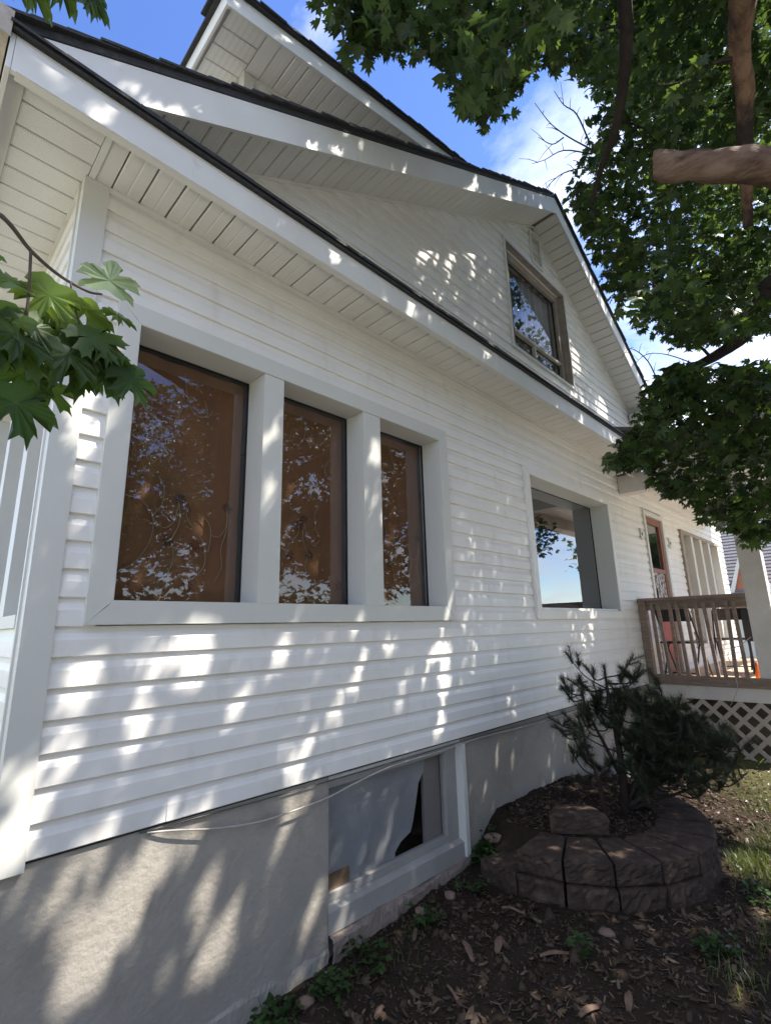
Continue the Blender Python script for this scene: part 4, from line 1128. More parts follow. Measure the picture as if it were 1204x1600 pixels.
# ------------------------------------------------------------------ maple tree
LOBESTR = ('5.26,-2.29,4.87,0.37;3.85,-1.58,4.47,0.15;6.61,-2.13,6.76,0.37;3.16,-1.43,4.24,0.15;2.61,-0.87,5.56,0.15;4.12,-2.41,5.69,0.39;4.83,-1.61,8.04,0.32;5.52,-1.1,7.11,0.31;3.65,-1.7,5.26,0.27;4.35,-2.07,4.78,0.38;6.9,-1.52,5.55,0.3;3.95,-1.1,5.07,0.15;5.37,-1.81,7.76,0.26;6.71,-1.81,5.75,0.4;4.54,-1.26,7.22,0.15;6.43,-1.89,5.26,0.3;4.26,-1.32,7.3,0.27;4.89,-1.46,4.65,0.31;4.18,-1.57,4.39,0.15;4.53,-1.72,4.5,0.29;3.66,-2.52,6.12,0.41;4.17,-2.27,6.53,0.31;4.6,-1.27,7.3,0.26;3.14,-1.07,6.83,0.39;3.31,-2.11,5.74,0.26;2.11,-1.31,5.25,0.25;4.39,-2.42,5.94,0.31;4.29,-1.91,6.82,0.3;4.45,-1.9,6.49,0.26;4.33,-2.03,7.22,0.35;4.01,-2.14,5.66,0.27;6.6,-1.75,6.45,0.42;4.2,-1.9,4.17,0.15;4.3,-1.16,5.46,0.37;4.38,-1.95,5.64,0.26;3.5,-1.74,6.9,0.35;5.02,-2.09,4.72,0.36;4.67,-1.75,6.23,0.31;3.7,-1.75,4.77,0.15;3.87,-1.16,4.95,0.15;3.39,-1.64,6.56,0.37;4.74,-2.56,6.97,0.28;2,-1.32,5.5,0.4;3.52,-1.66,6.37,0.31;3.64,-2.39,5.03,0.15;3.32,-1.72,4.18,0.15;4.97,-1.51,6.74,0.33;3.35,-1.71,5.84,0.26;3.74,-1.47,5.5,0.35;3.28,-0.8,6.47,0.15;2.37,-1.34,5.59,0.39;1.84,-1.05,5.2,0.15;6.71,-1.57,6.83,0.41;4.97,-1.81,6.06,0.41;5.7,-1.48,7.7,0.38;4.98,-1.67,4.41,0.15;5.09,-2.41,7.37,0.28;6.56,-1.56,5.96,0.38;5.76,-0.89,6.76,0.15;4.7,-2.48,7.29,0.28;2.19,-0.74,6.44,0.15;4.45,-1.05,4.97,0.15;2.35,-1.02,5.36,0.15;1.87,-0.74,5.76,0.15;5.45,-1.14,5.89,0.35;3.7,-2.23,5.85,0.34;5.22,-0.7,6.69,0.15;6.54,-0.9,5.64,0.15;5.44,-1.42,5.07,0.39;5.21,-1.06,5.54,0.29;2.79,-1.39,5.65,0.15;6.35,-1.25,5.5,0.4;3.91,-1.9,3.76,0.15;5.82,-2.61,7.23,0.36;3.59,-1.74,7.03,0.36;7.4,-1.99,5.6,0.33;5.43,-1.06,7.73,0.25;4.3,-2.2,4.71,0.34;6.91,-2.04,5.38,0.3;4.84,-1.15,5.04,0.35;5.01,-1.59,5.61,0.27;2.54,-1.68,6.1,0.3;5.75,-0.88,5.22,0.15;1.59,-0.73,5.36,0.15;3.69,-1.35,5.82,0.15;7.2,-2.14,5.09,0.15;2.96,-0.74,6.31,0.15;3.76,-1.85,3.72,0.15;5.48,-1.98,4.42,0.15;3.34,-1.54,5.36,0.15;2.29,-0.96,5.52,0.15;4.69,-2.44,4.92,0.31;3.64,-1.99,6.6,0.32;2.28,-1.6,5.14,0.15;6.05,-1.85,6.94,0.26;4.98,-2.39,5.46,0.29;5.8,-1.48,7.81,0.32;5.82,-2.16,6.38,0.33;3.95,-2.06,5.84,0.34;3.87,-1.3,4.64,0.15;1.88,-1.01,5.42,0.31;3.44,-1.6,4.38,0.15;4.15,-2.29,5.5,0.3;4.61,-1.1,6.17,0.37;7.09,-1.59,5.23,0.15;6.78,-2.28,5.47,0.28;1.46,-0.82,5.18,0.15;2.4,-0.78,6.28,0.15;4.97,-0.87,6.81,0.15;7.28,-1.97,5.2,0.15;2.43,-1.49,5.17,0.15;4.45,-0.84,5.82,0.15;4.29,-1.73,6.8,0.37;5.73,-2.03,4.6,0.15;5.49,-2.67,7.58,0.39;1.97,-1.07,5.99,0.34;1.63,-0.71,5.34,0.15;6.08,-1.25,6.95,0.41;4.36,-1.88,7.7,0.34;5,-2.41,4.14,0.25;3.08,-1.08,6.25,0.15;5,-0.92,5.76,0.15;3.82,-1.97,6.14,0.37;1.35,-1,5.29,0.26;1.41,-0.89,5.45,0.15;4.13,-1.91,5.15,0.37;3.59,-1.99,3.64,0.15;2.62,-1.73,6.01,0.15;5.41,-1.58,4.52,0.15;7.41,-2.09,5.63,0.35;4.7,-1.24,5.61,0.31;1.54,-0.71,5.7,0.15;2.44,-0.83,5.48,0.15;3.81,-1.46,4.13,0.15;4.17,-1.47,4.64,0.31;4.79,-1.62,4.26,0.15;3.33,-1.44,6.67,0.3;4.58,-1.48,5.65,0.32;3.84,-2.44,4.89,0.26;4.8,-0.71,6.36,0.15;2.62,-0.84,5.53,0.15;3.86,-1.05,5.42,0.15;5.38,-0.95,5.38,0.29;1.84,-0.7,6.01,0.15;5.19,-1.51,5.25,0.35;2.36,-0.89,5.77,0.15;3.94,-1.45,4.19,0.15;6.75,-2.28,5.82,0.35;4.56,-1.29,4.37,0.15;1.89,-0.8,6.1,0.15;1.42,-0.79,5.35,0.15;2.62,-0.96,5.52,0.15;6.09,-0.85,7.26,0.27;3.81,-2.03,5.66,0.41;5.73,-0.88,5.28,0.15;5.19,-1.41,7.6,0.33;7.21,-1.42,5.35,0.15;1.9,-1.01,5.97,0.31;4.43,-0.93,7.73,0.15;5.17,-2.64,7.8,0.39;4.08,-2.12,3.77,0.15;3.58,-1.6,3.86,0.25;1.68,-0.84,5.3,0.15;2.06,-0.98,5.47,0.15;3.67,-1.22,4.93,0.15;2.5,-0.84,6.09,0.15;4.38,-1.74,3.99,0.15;1.56,-0.75,5.34,0.15;3.71,-1.2,5.04,0.15;4.27,-1.6,4.06,0.15;4.1,-2.57,6.17,0.42;4.13,-1.23,5.66,0.4;1.24,-0.83,5.18,0.15;2.54,-1.24,5.5,0.15;4.8,-2.6,5.54,0.33;4.2,-1.08,5.23,0.15;3.65,-1.42,4.55,0.15;1.35,-0.73,5.33,0.15;1.93,-0.77,5.54,0.15;1.94,-1.22,4.98,0.15;1.98,-0.95,5.44,0.15;4.94,-2.35,5.75,0.26;2.6,-2.1,5.43,0.15;2.1,-0.99,5.39,0.15;5.59,-1.39,4.65,0.15;4.64,-2.26,4.12,0.29;1.2,-0.73,5.26,0.15;2.48,-0.91,5.34,0.15;1.68,-0.8,5.36,0.15;1.47,-0.71,5.12,0.15;4.05,-1.56,6.34,0.33;3.53,-1.37,7.32,0.27;3.66,-1.56,3.99,0.15;3.74,-1.28,4.6,0.15;2.45,-1.55,5.19,0.15'
           ';5.3,-0.8,7.35,0.15;1.89,-1.08,5.06,0.15;3.92,-1.05,5.27,0.15;4.03,-1.14,4.88,0.15;2.47,-0.84,5.64,0.15;2.16,-1.05,5.04,0.15;4.89,-0.76,6.11,0.15;2.06,-1.14,4.86,0.15;7.38,-1.11,5.49,0.15;4.16,-0.99,5.54,0.15;3.53,-1.16,5.07,0.15;4.8,-1.01,7.8,0.15;3.74,-1.73,3.74,0.15;4.42,-1.07,6.43,0.15;6.89,-1.02,5.44,0.15;3.73,-1.3,4.33,0.15;4.02,-1.59,3.99,0.25;4.53,-1.03,5.01,0.15;4.36,-1.13,7.4,0.15;3.03,-1.27,6.88,0.3;4.9,-0.84,5.65,0.15;6.38,-0.74,5.53,0.15;1.3,-0.72,5.13,0.15;4.39,-1.13,4.89,0.15;2.7,-0.73,6.47,0.15;1.58,-0.79,5.61,0.15;4.73,-1.53,4.22,0.15;3.89,-1.32,4.41,0.15;3.37,-0.79,6.71,0.15;3.01,-0.71,5.89,0.15;1.73,-0.75,5.33,0.15;4.79,-1.49,4.24,0.15;6.06,-0.74,5.86,0.15;2.05,-0.89,5.54,0.15;2.37,-0.88,5.49,0.15;3.86,-1.06,5.37,0.15;3.54,-1.41,6.14,0.15;2.51,-1.08,5.42,0.15;2.88,-1.47,5.62,0.15;1.66,-0.71,5.4,0.15;4.7,-1,7.91,0.15;1.64,-0.82,5.15,0.15;6.5,-1.02,5.2,0.15;2.48,-0.77,5.82,0.15;4.48,-1.42,4.2,0.15;5.27,-0.72,6,0.15;5.26,-0.83,5.47,0.15;2.57,-0.8,5.61,0.15;0.98,-0.73,5.36,0.15;1.32,-0.74,5.07,0.15;4.94,-1.43,4.36,0.15;5.04,-1.06,8.06,0.27;2.14,-1.03,5.05,0.15;1.49,-0.75,5.08,0.15;4.06,-1.18,7.03,0.15;4.12,-1.65,3.13,0.17;3.19,-1.87,2.86,0.08;3.65,-2.06,3.22,0.08;3.01,-1.67,2.91,0.08;3.49,-2.08,2.6,0.22;4.69,-1.83,2.32,0.08;4.02,-2.04,2.95,0.24;3.77,-2.03,2.67,0.26;4.06,-1.78,3.08,0.19;3.56,-1.54,2.56,0.08;4.29,-1.71,2.37,0.08;4.66,-1.71,2.39,0.08;4.57,-1.96,3.4,0.16;4.3,-2.06,2.54,0.25;3.49,-1.43,2.83,0.19;3.15,-2.22,2.95,0.08;4.44,-1.83,3.07,0.27;4.14,-1.31,2.97,0.22;3.39,-1.42,2.99,0.08;3.59,-1.67,2.57,0.08;3.15,-1.95,2.82,0.08;3.39,-1.98,3,0.15;3.11,-1.77,2.99,0.08;3.95,-1.52,2.96,0.22;3.27,-1.54,3.07,0.08;4.36,-1.88,2.59,0.21;3.77,-1.71,3.33,0.16;3.34,-1.85,2.69,0.27;3.37,-1.78,2.96,0.27;4.44,-0.94,3.29,0.08;4.1,-1.82,3.46,0.08;4.05,-1.16,3.17,0.08;4.38,-1.76,2.61,0.24;2.94,-2.07,2.82,0.08;3.9,-1.5,2.71,0.18;3.34,-1.79,2.61,0.26;4.36,-1,3.11,0.08;3.55,-1.74,2.37,0.08;3.06,-2.1,2.86,0.08;3.27,-1.57,2.99,0.08;3.22,-1.57,3.05,0.17;3.43,-1.6,3.22,0.15;3.81,-1.2,3.02,0.18;3.71,-2.2,3.13,0.08;3.18,-2.01,3.01,0.08;3.21,-1.62,3.1,0.15;3.45,-1.74,3.21,0.08;4.21,-1.83,2.35,0.08;4.34,-2.03,3.38,0.08;2.98,-2.07,2.88,0.08;3.32,-1.69,2.36,0.08;3.47,-1.28,2.84,0.08;3.19,-1.45,2.83,0.08;4.29,-1.87,2.33,0.08;3.79,-1.04,3.02,0.08;4.28,-2.06,3.39,0.08;3.55,-1.43,2.62,0.08;4.26,-2.14,2.98,0.18;3.69,-1.65,3.36,0.08;4.11,-1.33,2.79,0.08;4.27,-1.68,3.48,0.19;4.43,-2.17,3.6,0.08;4.91,-1.57,2.43,0.08;3.28,-1.4,2.76,0.08;4.65,-1.92,2.47,0.19;4.36,-1.08,3.05,0.08;3.44,-1.69,3.29,0.08;4.71,-1.62,2.43,0.08;4.28,-1.65,2.51,0.08;2.98,-1.94,2.92,0.08;3.82,-1.6,2.52,0.14;3.68,-2.01,3.15,0.17;3.79,-1.01,2.95,0.08;3.78,-1.4,3.45,0.08;3.9,-1.71,2.48,0.08;3.08,-2,2.98,0.08;4.22,-1.06,3.26,0.08;4.66,-1.58,2.45,0.08;3.52,-1.25,2.97,0.08;3.4,-1.91,3.02,0.17;3.3,-2.14,2.84,0.15;4.15,-1.83,3.49,0.08;4.16,-1.58,2.47,0.08;3.6,-1.82,3.29,0.08;3.87,-1.34,3.33,0.08;3.45,-1.6,3.34,0.08;4.2,-1.29,2.71,0.08;4.01,-1.25,3.38,0.08;4.61,-1.48,2.61,0.14;4.36,-0.86,3.18,0.08;4.12,-1.01,3.02,0.08;3.3,-1.21,2.8,0.08;4,-2.07,2.31,0.18;4.14,-1.24,3.35,0.16;3.56,-1.65,2.4,0.08;4.75,-1.61,2.44,0.08;4.35,-1.79,3.56,0.08;3.3,-1.53,3.04,0.14;4.11,-1.72,2.33,0.08;3.3,-1.63,2.49,0.08;3.38,-1.56,2.51,0.08;4.1,-1.18,2.9,0.08;2.95,-1.81,3.03,0.08;3.07,-1.61,3.1,0.08;3.76,-1.29,2.93,0.08;4.11,-1.98,2.38,0.19;4.04,-1.15,3.27,0.08;4.72,-1.49,2.52,0.08;3.9,-1.38,2.65,0.08;4.33,-1.69,2.36,0.08;3.41,-1.88,2.47,0.16;3.23,-1.24,2.78,0.08;3.72,-1.41,3.4,0.08;4.88,-1.63,2.4,0.08;4.81,-1.6,2.51,0.08;2.9,-1.78,3.05,0.08;3.41,-1.66,2.39,0.08;3.72,-1.36,3.29,0.08;3.53,-1.49,3.26,0.08;3.7,-1.69,2.35,0.08;4.54,-0.8,3.17,0.08;3.41,-1.22,2.88,0.08;4.56,-1.17,2.84,0.08;3.63,-1.88,3.18,0.08;4.7,-1.75,2.34,0.08;4.03,-1.34,2.68,0.08;3.45,-1.6,2.47,0.08;3.92,-1.78,3.36,0.08;3.01,-1.63,2.98,0.08;4.39,-1.85,2.31,0.08;4.15,-1.72,2.3,0.08;3.53,-2.11,3.11,0.08;2.96,-1.69,3.09,0.08;4.32,-1.09,3.1,0.08;4.35,-1.34,3.6,0.22;2.97,-1.65,3.1,0.08;4.77,-1.04,2.99,0.08;3.23,-2.19,3.14,0.08;4.04,-1.52,3.59,0.08;4'
           '.12,-1.65,2.46,0.08;4.2,-1.89,3.4,0.08;3.15,-2.24,3.18,0.08;3.01,-1.66,3.11,0.08;4.59,-1.16,2.82,0.08;3.84,-1.33,2.74,0.08;3.87,-2.07,3.22,0.08;3.43,-1.9,2.35,0.14;3,-1.98,2.96,0.08;3.2,-1.54,3,0.08;3.83,-1.26,2.91,0.08;3.05,-2.01,3.31,0.08;4.51,-1.92,3.58,0.08;4.03,-1.64,2.38,0.08;4.07,-1.01,3.1,0.08;3.01,-1.56,2.81,0.08;3.28,-1.51,2.61,0.08;3.77,-1.32,2.75,0.08;4.56,-1.32,2.75,0.08;3.99,-1.29,2.71,0.08;4.36,-1.47,3.69,0.16;3.61,-1.57,3.41,0.08;4.18,-1.31,3.61,0.08;3.04,-1.63,3.12,0.08;3.69,-1.18,2.88,0.08;4.14,-0.88,3.08,0.08;4.02,-1.09,2.99,0.08;3.51,-1.28,3.02,0.08;4.2,-1.07,3.06,0.08;4.36,-1.2,2.78,0.08;3.99,-1.81,3.43,0.08;3.22,-2.27,2.7,0.25;3.52,-1.31,3.02,0.08;3.28,-1.34,2.75,0.08;3.62,-1.13,2.91,0.08;3.89,-2.14,3.36,0.08;3.72,-1.93,3.25,0.08;3.06,-1.99,3.27,0.08;3.57,-1.92,3.06,0.21;3.68,-1.37,2.73,0.08;2.96,-1.64,3.09,0.08;4.41,-1.75,2.34,0.08;3.33,-1.92,3.04,0.17;4.37,-0.78,3.09,0.08;3.8,-1.5,2.54,0.08;4.19,-1.84,2.37,0.08;3.29,-1.33,2.82,0.16;4.5,-1.94,3.6,0.08;3.82,-1.32,2.69,0.08;4.09,-1.37,3.59,0.08;3.95,-1.24,2.82,0.08;2.98,-1.66,3.07,0.08;3.85,-1.5,3.53,0.08;4.56,-1.91,2.34,0.15;7.61,-2.04,8.89,0.37;6.55,-4.52,5.29,0.24;5.73,-1.35,5.3,0.34;2.18,-1.06,6.83,0.32;5.42,-1.38,8.89,0.41;5.89,-3.54,3.76,0.26;1.11,-2.17,5.85,0.18;1.56,-1.34,6.46,0.41;3.56,-6.32,4.39,0.39;3.9,-5.95,5.44,0.42;4.33,-6.16,5.48,0.35;3.38,-1.34,8.58,0.31;2.23,-2.12,7.28,0.35;5.43,-1.51,4.77,0.32;8.35,-2.04,6.37,0.25;1.94,-3.5,6.91,0.25;2.78,-1.27,8.46,0.27;3.15,-5.61,2.89,0.18;8.05,-1.65,7.65,0.39;1.88,-5.65,2.94,0.18;5.93,-2.86,4.49,0.27;1.33,-2.52,6.56,0.18;1.48,-1.79,6.76,0.39;4.02,-5.17,5.39,0.35;2.77,-1.98,4.7,0.18;2.08,-1.59,7.5,0.27;5.41,-2.48,3.85,0.28;7.45,-1.63,7.96,0.3;4.94,-1.36,6.3,0.34;6.24,-3.28,4.06,0.38;5.9,-3.93,5.15,0.27;4.49,-3.72,4.97,0.23;3.57,-3.59,5.21,0.36;6.94,-3.95,5.53,0.27;6.47,-4.4,5.24,0.33;2.47,-5.83,3.21,0.41;4.48,-3.4,4.45,0.25;6.14,-1.84,8.04,0.35;4.54,-1.41,2.85,0.18;3.21,-6.4,4.64,0.34;3.98,-5.61,5.14,0.29;6.78,-3.31,5.41,0.39;2.48,-3.63,7.05,0.29;5.37,-2.34,8.33,0.36;5.87,-3.2,5.06,0.26;8.27,-1.26,6.6,0.38;2,-2.14,7.46,0.31;3.67,-3.05,5.49,0.29;5.74,-2.9,2.67,0.39;4.67,-2.77,4.39,0.31;6.36,-2.12,9.29,0.24;6.67,-2.04,4.13,0.37;1.79,-1.7,5.53,0.24;1.71,-1.6,5.22,0.36;2.19,-3.83,7.55,0.24;6.99,-1.53,8.88,0.35;2.95,-2.11,5.62,0.18;2.15,-5.57,3.77,0.28;3.46,-1.46,7.33,0.29;3.94,-5.52,4.5,0.23;2.41,-4.76,2.89,0.18;5.98,-2.05,8.2,0.34;3.25,-2.65,2.73,0.36;1.87,-5.31,3.72,0.33;1.94,-3.44,6.44,0.41;1.89,-5.88,4.01,0.27;6.24,-3.26,4.07,0.33;4.02,-3.24,4.59,0.31;5.71,-1.87,7.06,0.4;5.08,-3.49,5.13,0.4;4.07,-4.45,4.84,0.25;5.58,-3.88,3.8,0.27;8.63,-1.77,6.02,0.18;1.11,-4.7,3.14,0.36;5.34,-1.34,5.05,0.31;3.49,-5.66,4.58,0.34;5.61,-1.26,7.95,0.36;3.92,-2.75,2.84,0.39;3.1,-3.91,5.44,0.27;5.17,-2.69,3.1,0.3;2.75,-6.64,4.41,0.26;5.38,-2.25,3.21,0.41;4.13,-2.63,2.69,0.27;2.5,-5.44,4.46,0.38;4.7,-4.07,5.11,0.41;6.24,-2.89,5.34,0.37;2.8,-2.43,7.9,0.26;5.8,-4.08,4.39,0.31;2.32,-5.83,3.45,0.34;6.12,-1.44,8.73,0.25;4.61,-3.44,4.19,0.38;1.94,-6.52,5.26,0.24;2.56,-5.93,4.56,0.37;4.92,-3.58,3.18,0.35;8.14,-1.98,8.94,0.26;6.2,-3.39,3.73,0.41;2.46,-5.59,3.35,0.28;8.69,-2.18,6.31,0.42;4.04,-1.51,9.02,0.32;3.08,-2.58,6.49,0.29;6.08,-1.98,9.25,0.24;2.94,-1.88,3.39,0.18;4.12,-6.54,5.45,0.25;6.52,-2.52,6.29,0.33;4.4,-3.83,5.27,0.25;4.02,-3.05,2.67,0.26;5.75,-4.43,4.78,0.35;6.7,-2.33,5.13,0.35;2.57,-5.79,5.13,0.32;2.26,-3.66,7.49,0.29;3.6,-5.82,4.36,0.38;8.45,-1.5,3.77,0.27;5.8,-2.46,2.97,0.34;5.98,-1.39,6.95,0.26;4.65,-3.31,2.56,0.31;4.09,-7.08,5.52,0.41;4.32,-1.67,9.46,0.39;3.71,-2.29,5.1,0.27;2.44,-5.43,4.12,0.3;1.98,-3.35,6.44,0.28;4.44,-1.34,3.45,0.33;2.64,-2.54,6.88,0.29;1.65,-1.58,5.22,0.27;1.6,-4.76,3.9,0.37;3.56,-3.47,5.5,0.28;3.01,-4.49,5.32,0.27;3.63,-4.5,4.93,0.27;4.24,-2.38,7.2,0.24;6.63,-1.84,4.03,0.4;4.34,-2.1,8.42,0.32;5.55,-3.37,3.73,0.36;5.05,-2.25,5.79,0.35;1.52,-1.61,6.14,0.26;4.91,-2.12,2.42,0.36;6.33,-4.1,5.37,0.32;1.78,-6.2,3.73,0.24;2.53,-3.54,7.09,0.34;4.63,-3.24,3.2,0.27;4.65,-1.99,8.19,0.31;2.13,-5.44,2.99,0.'
           '25;5.06,-2.54,2.87,0.27;1.64,-2.43,6.47,0.18;2.21,-4.77,2.96,0.26;5.07,-1.93,8.21,0.3;5.84,-1.8,5.19,0.3;7.56,-1.48,8.64,0.23;3.53,-1.23,8.54,0.29;5.7,-1.31,2.79,0.18;2.02,-5.17,4.67,0.39;5,-4.76,5.34,0.28;2.12,-5.01,5.43,0.32;4.07,-2.7,8.51,0.34;4.18,-2.9,2.5,0.35;2.43,-6.15,3.86,0.4;5.05,-3.35,4.03,0.32;6,-1.87,3.33,0.28;1.15,-6.06,3.4,0.22;5.94,-3.9,3.47,0.36;4.74,-4.31,5.28,0.27;4.82,-2.62,4.35,0.34;3.7,-4.87,5.38,0.27;4.39,-1.9,8.55,0.29;2.18,-3.58,6.57,0.24;5.15,-2.09,7.98,0.34;4.15,-2.92,5.19,0.3;1.57,-1.34,6.54,0.23;1.96,-6.12,3.96,0.32;1.49,-4.3,3.03,0.18;3.78,-2.94,5.34,0.32;2.7,-2.15,5.76,0.18;0.94,-1.24,4.57,0.18;5.61,-3.6,5.15,0.4;7.47,-1.21,2.97,0.18;2.82,-2.36,3.06,0.18;2.52,-5.53,3.24,0.42;3.04,-4.91,5.1,0.31;2.24,-1.07,7.96,0.27;4.11,-1.15,8.5,0.25;3.3,-1.5,8.89,0.42;4.88,-1.5,8.41,0.38;4.56,-1.7,4.57,0.28;4.27,-3.95,3.53,0.18;4.18,-4.1,5.49,0.41;1.39,-1.94,7,0.42;3.41,-3.04,2.65,0.38;1.5,-1.5,4.1,0.18;3.74,-3.08,5.08,0.25;4.35,-3.23,2.81,0.29;4.87,-1.87,9.1,0.33;2.38,-6.39,4.49,0.31;7.87,-2.22,5.3,0.18;3.91,-1.86,3.01,0.23;3.92,-4.47,5.38,0.25;8.06,-1.38,6.83,0.32;3.65,-2.64,6.39,0.31;7.12,-1.38,8.52,0.26;1.93,-3.02,7.49,0.32;5.4,-4.21,4.38,0.34;3.64,-4.77,5.09,0.39;4.82,-1.51,4.79,0.31;5.97,-2.51,3.72,0.35;3.9,-4.34,4.9,0.33;2.99,-2.93,8.9,0.3;7.71,-1.47,7.91,0.24;3.34,-3.92,5.13,0.28;4.11,-4.46,4.96,0.28;6.67,-2.09,8.48,0.3;5.46,-1.87,4.92,0.4;1.97,-5.09,4.54,0.39;5.5,-2.07,4.45,0.18;5.6,-1.33,3.44,0.35;5.73,-1.69,8.99,0.26;2.53,-1.97,8.21,0.28;2.52,-2.12,6.42,0.26;6.63,-1.53,8.8,0.33;1.58,-5.29,3.85,0.41;2.05,-2.5,8.31,0.41;5.93,-1.17,8.33,0.25;2.25,-3.38,8.15,0.27;2.1,-6.15,3.63,0.28;2.29,-1.82,6.21,0.26;1.71,-1.67,4.44,0.18;6.49,-1.9,4.09,0.3;3.77,-2.65,5.54,0.37;1.94,-6.07,5.12,0.37;2.37,-5.57,5.38,0.39;3.44,-1.75,9.15,0.25;1.95,-3.6,7.17,0.26;6.03,-2.15,3.46,0.32;3.96,-3.75,4.52,0.18;8.67,-1.91,9.33,0.38;4.98,-3.18,4.06,0.27;5.99,-2.15,5.02,0.26;3.66,-3.68,4.97,0.18;2.46,-5.32,4.55,0.23;8.07,-1.52,3.34,0.38;4.68,-4.42,4.42,0.42;2.86,-1.75,9.2,0.37;1.66,-1.84,7.61,0.28;3.64,-6.34,5.25,0.29;1.23,-6,3.39,0.39;7.27,-2.64,8.85,0.27;4.22,-2.34,2.47,0.3;8.45,-2.68,7.61,0.38;2.95,-1.78,7.29,0.37;3.87,-2.35,3.17,0.27;1.12,-2.13,5.57,0.18;3.7,-2.73,5.67,0.29;3.21,-5.09,4.97,0.42;4.46,-1.61,5,0.3;3.95,-2.56,4.71,0.18;5.33,-4.43,5.06,0.23;2.46,-6.61,4.75,0.41;4.07,-3.05,3.19,0.3;5.12,-2.09,3.53,0.25;7.06,-2.33,4.95,0.33;4.75,-1.66,9.41,0.37;4.33,-2.03,8.3,0.3;8.62,-1.86,8.51,0.28;2.72,-3.86,7.52,0.33;8.97,-2.05,5.85,0.18;5.5,-2.71,4.8,0.3;4.43,-3.89,3.96,0.28;5.34,-1.97,9.07,0.22;1.58,-4.95,4.55,0.26;5.24,-3.02,3.92,0.28;7.02,-2.64,8.76,0.42;2.08,-2.03,6.44,0.24;3.92,-4.95,4.47,0.35;3.81,-2.52,5.93,0.23;5.9,-1.76,3.94,0.39;6.93,-2.52,7.42,0.3;6.72,-4.09,4.99,0.38;5.68,-3.68,4.67,0.35;4.25,-1.4,6.76,0.28;1.13,-4.97,3.25,0.38;6.1,-2.33,5.73,0.22;4.72,-1.37,3.35,0.41;1.43,-2.71,6.93,0.4;2.49,-1.46,8.53,0.3;4.01,-6.32,5.09,0.33;5.29,-1.9,8.94,0.35;3.14,-5.48,4.83,0.33;5.63,-3.31,3.32,0.25;1.35,-4.88,4.13,0.23;7.4,-2.21,9.19,0.32;5.79,-1.98,9.07,0.38;5.66,-1.46,3.41,0.22;5.97,-2.05,9.4,0.33;3.99,-4.35,5.46,0.34;3.05,-1.05,8.23,0.25;8.34,-2.56,6.45,0.24;2.36,-2.59,7.97,0.28;5.6,-3.42,4.85,0.32;1.69,-1.46,4.4,0.18;5.47,-1.81,3.64,0.37;6.01,-1.91,3.42,0.38;4.31,-1.19,8.07,0.4;5.63,-1.55,2.96,0.38;5.36,-3.4,3.59,0.23;2.31,-1.44,8.61,0.28;4.77,-4.32,4.89,0.39;8.11,-2.23,8.65,0.4;3.76,-5.07,4.41,0.36;7.26,-1.54,8.25,0.33;5.98,-2.07,5.09,0.38;5.83,-2.11,6.76,0.38;5.38,-4.42,5.11,0.42;3,-2.1,8.64,0.23;5.98,-4.27,5.35,0.39;3.33,-2.11,6.24,0.26;6.82,-3.29,5.34,0.31;6.33,-3.38,5.43,0.29;3.38,-4.14,5.01,0.34;4.3,-2.16,9.25,0.25;7.82,-2.7,5.67,0.33;7.81,-1.62,6.08,0.31;3.1,-2.19,5.83,0.26;5.42,-4.7,5.11,0.3;2.26,-5.25,2.96,0.18;3.22,-2.02,6.79,0.25;2.99,-4.55,5.04,0.18;4.37,-1.28,8.31,0.23;3.3,-6.63,4.76,0.37;8.54,-1.75,8.83,0.38;5.53,-1.73,6.64,0.41;5.63,-1.66,7.55,0.25;2.87,-2.35,6.2,0.24;5.91,-2.53,4.62,0.37;3.87,-3.7,4.51,0.18;2.79,-1.23,8.3,0.28;3.32,-2.17,6.42,0.35;6.95,-2.24,5.25,0.32;5.98,-1.71,6.24,0.36;8.16,-2.49,5.43,0.3'
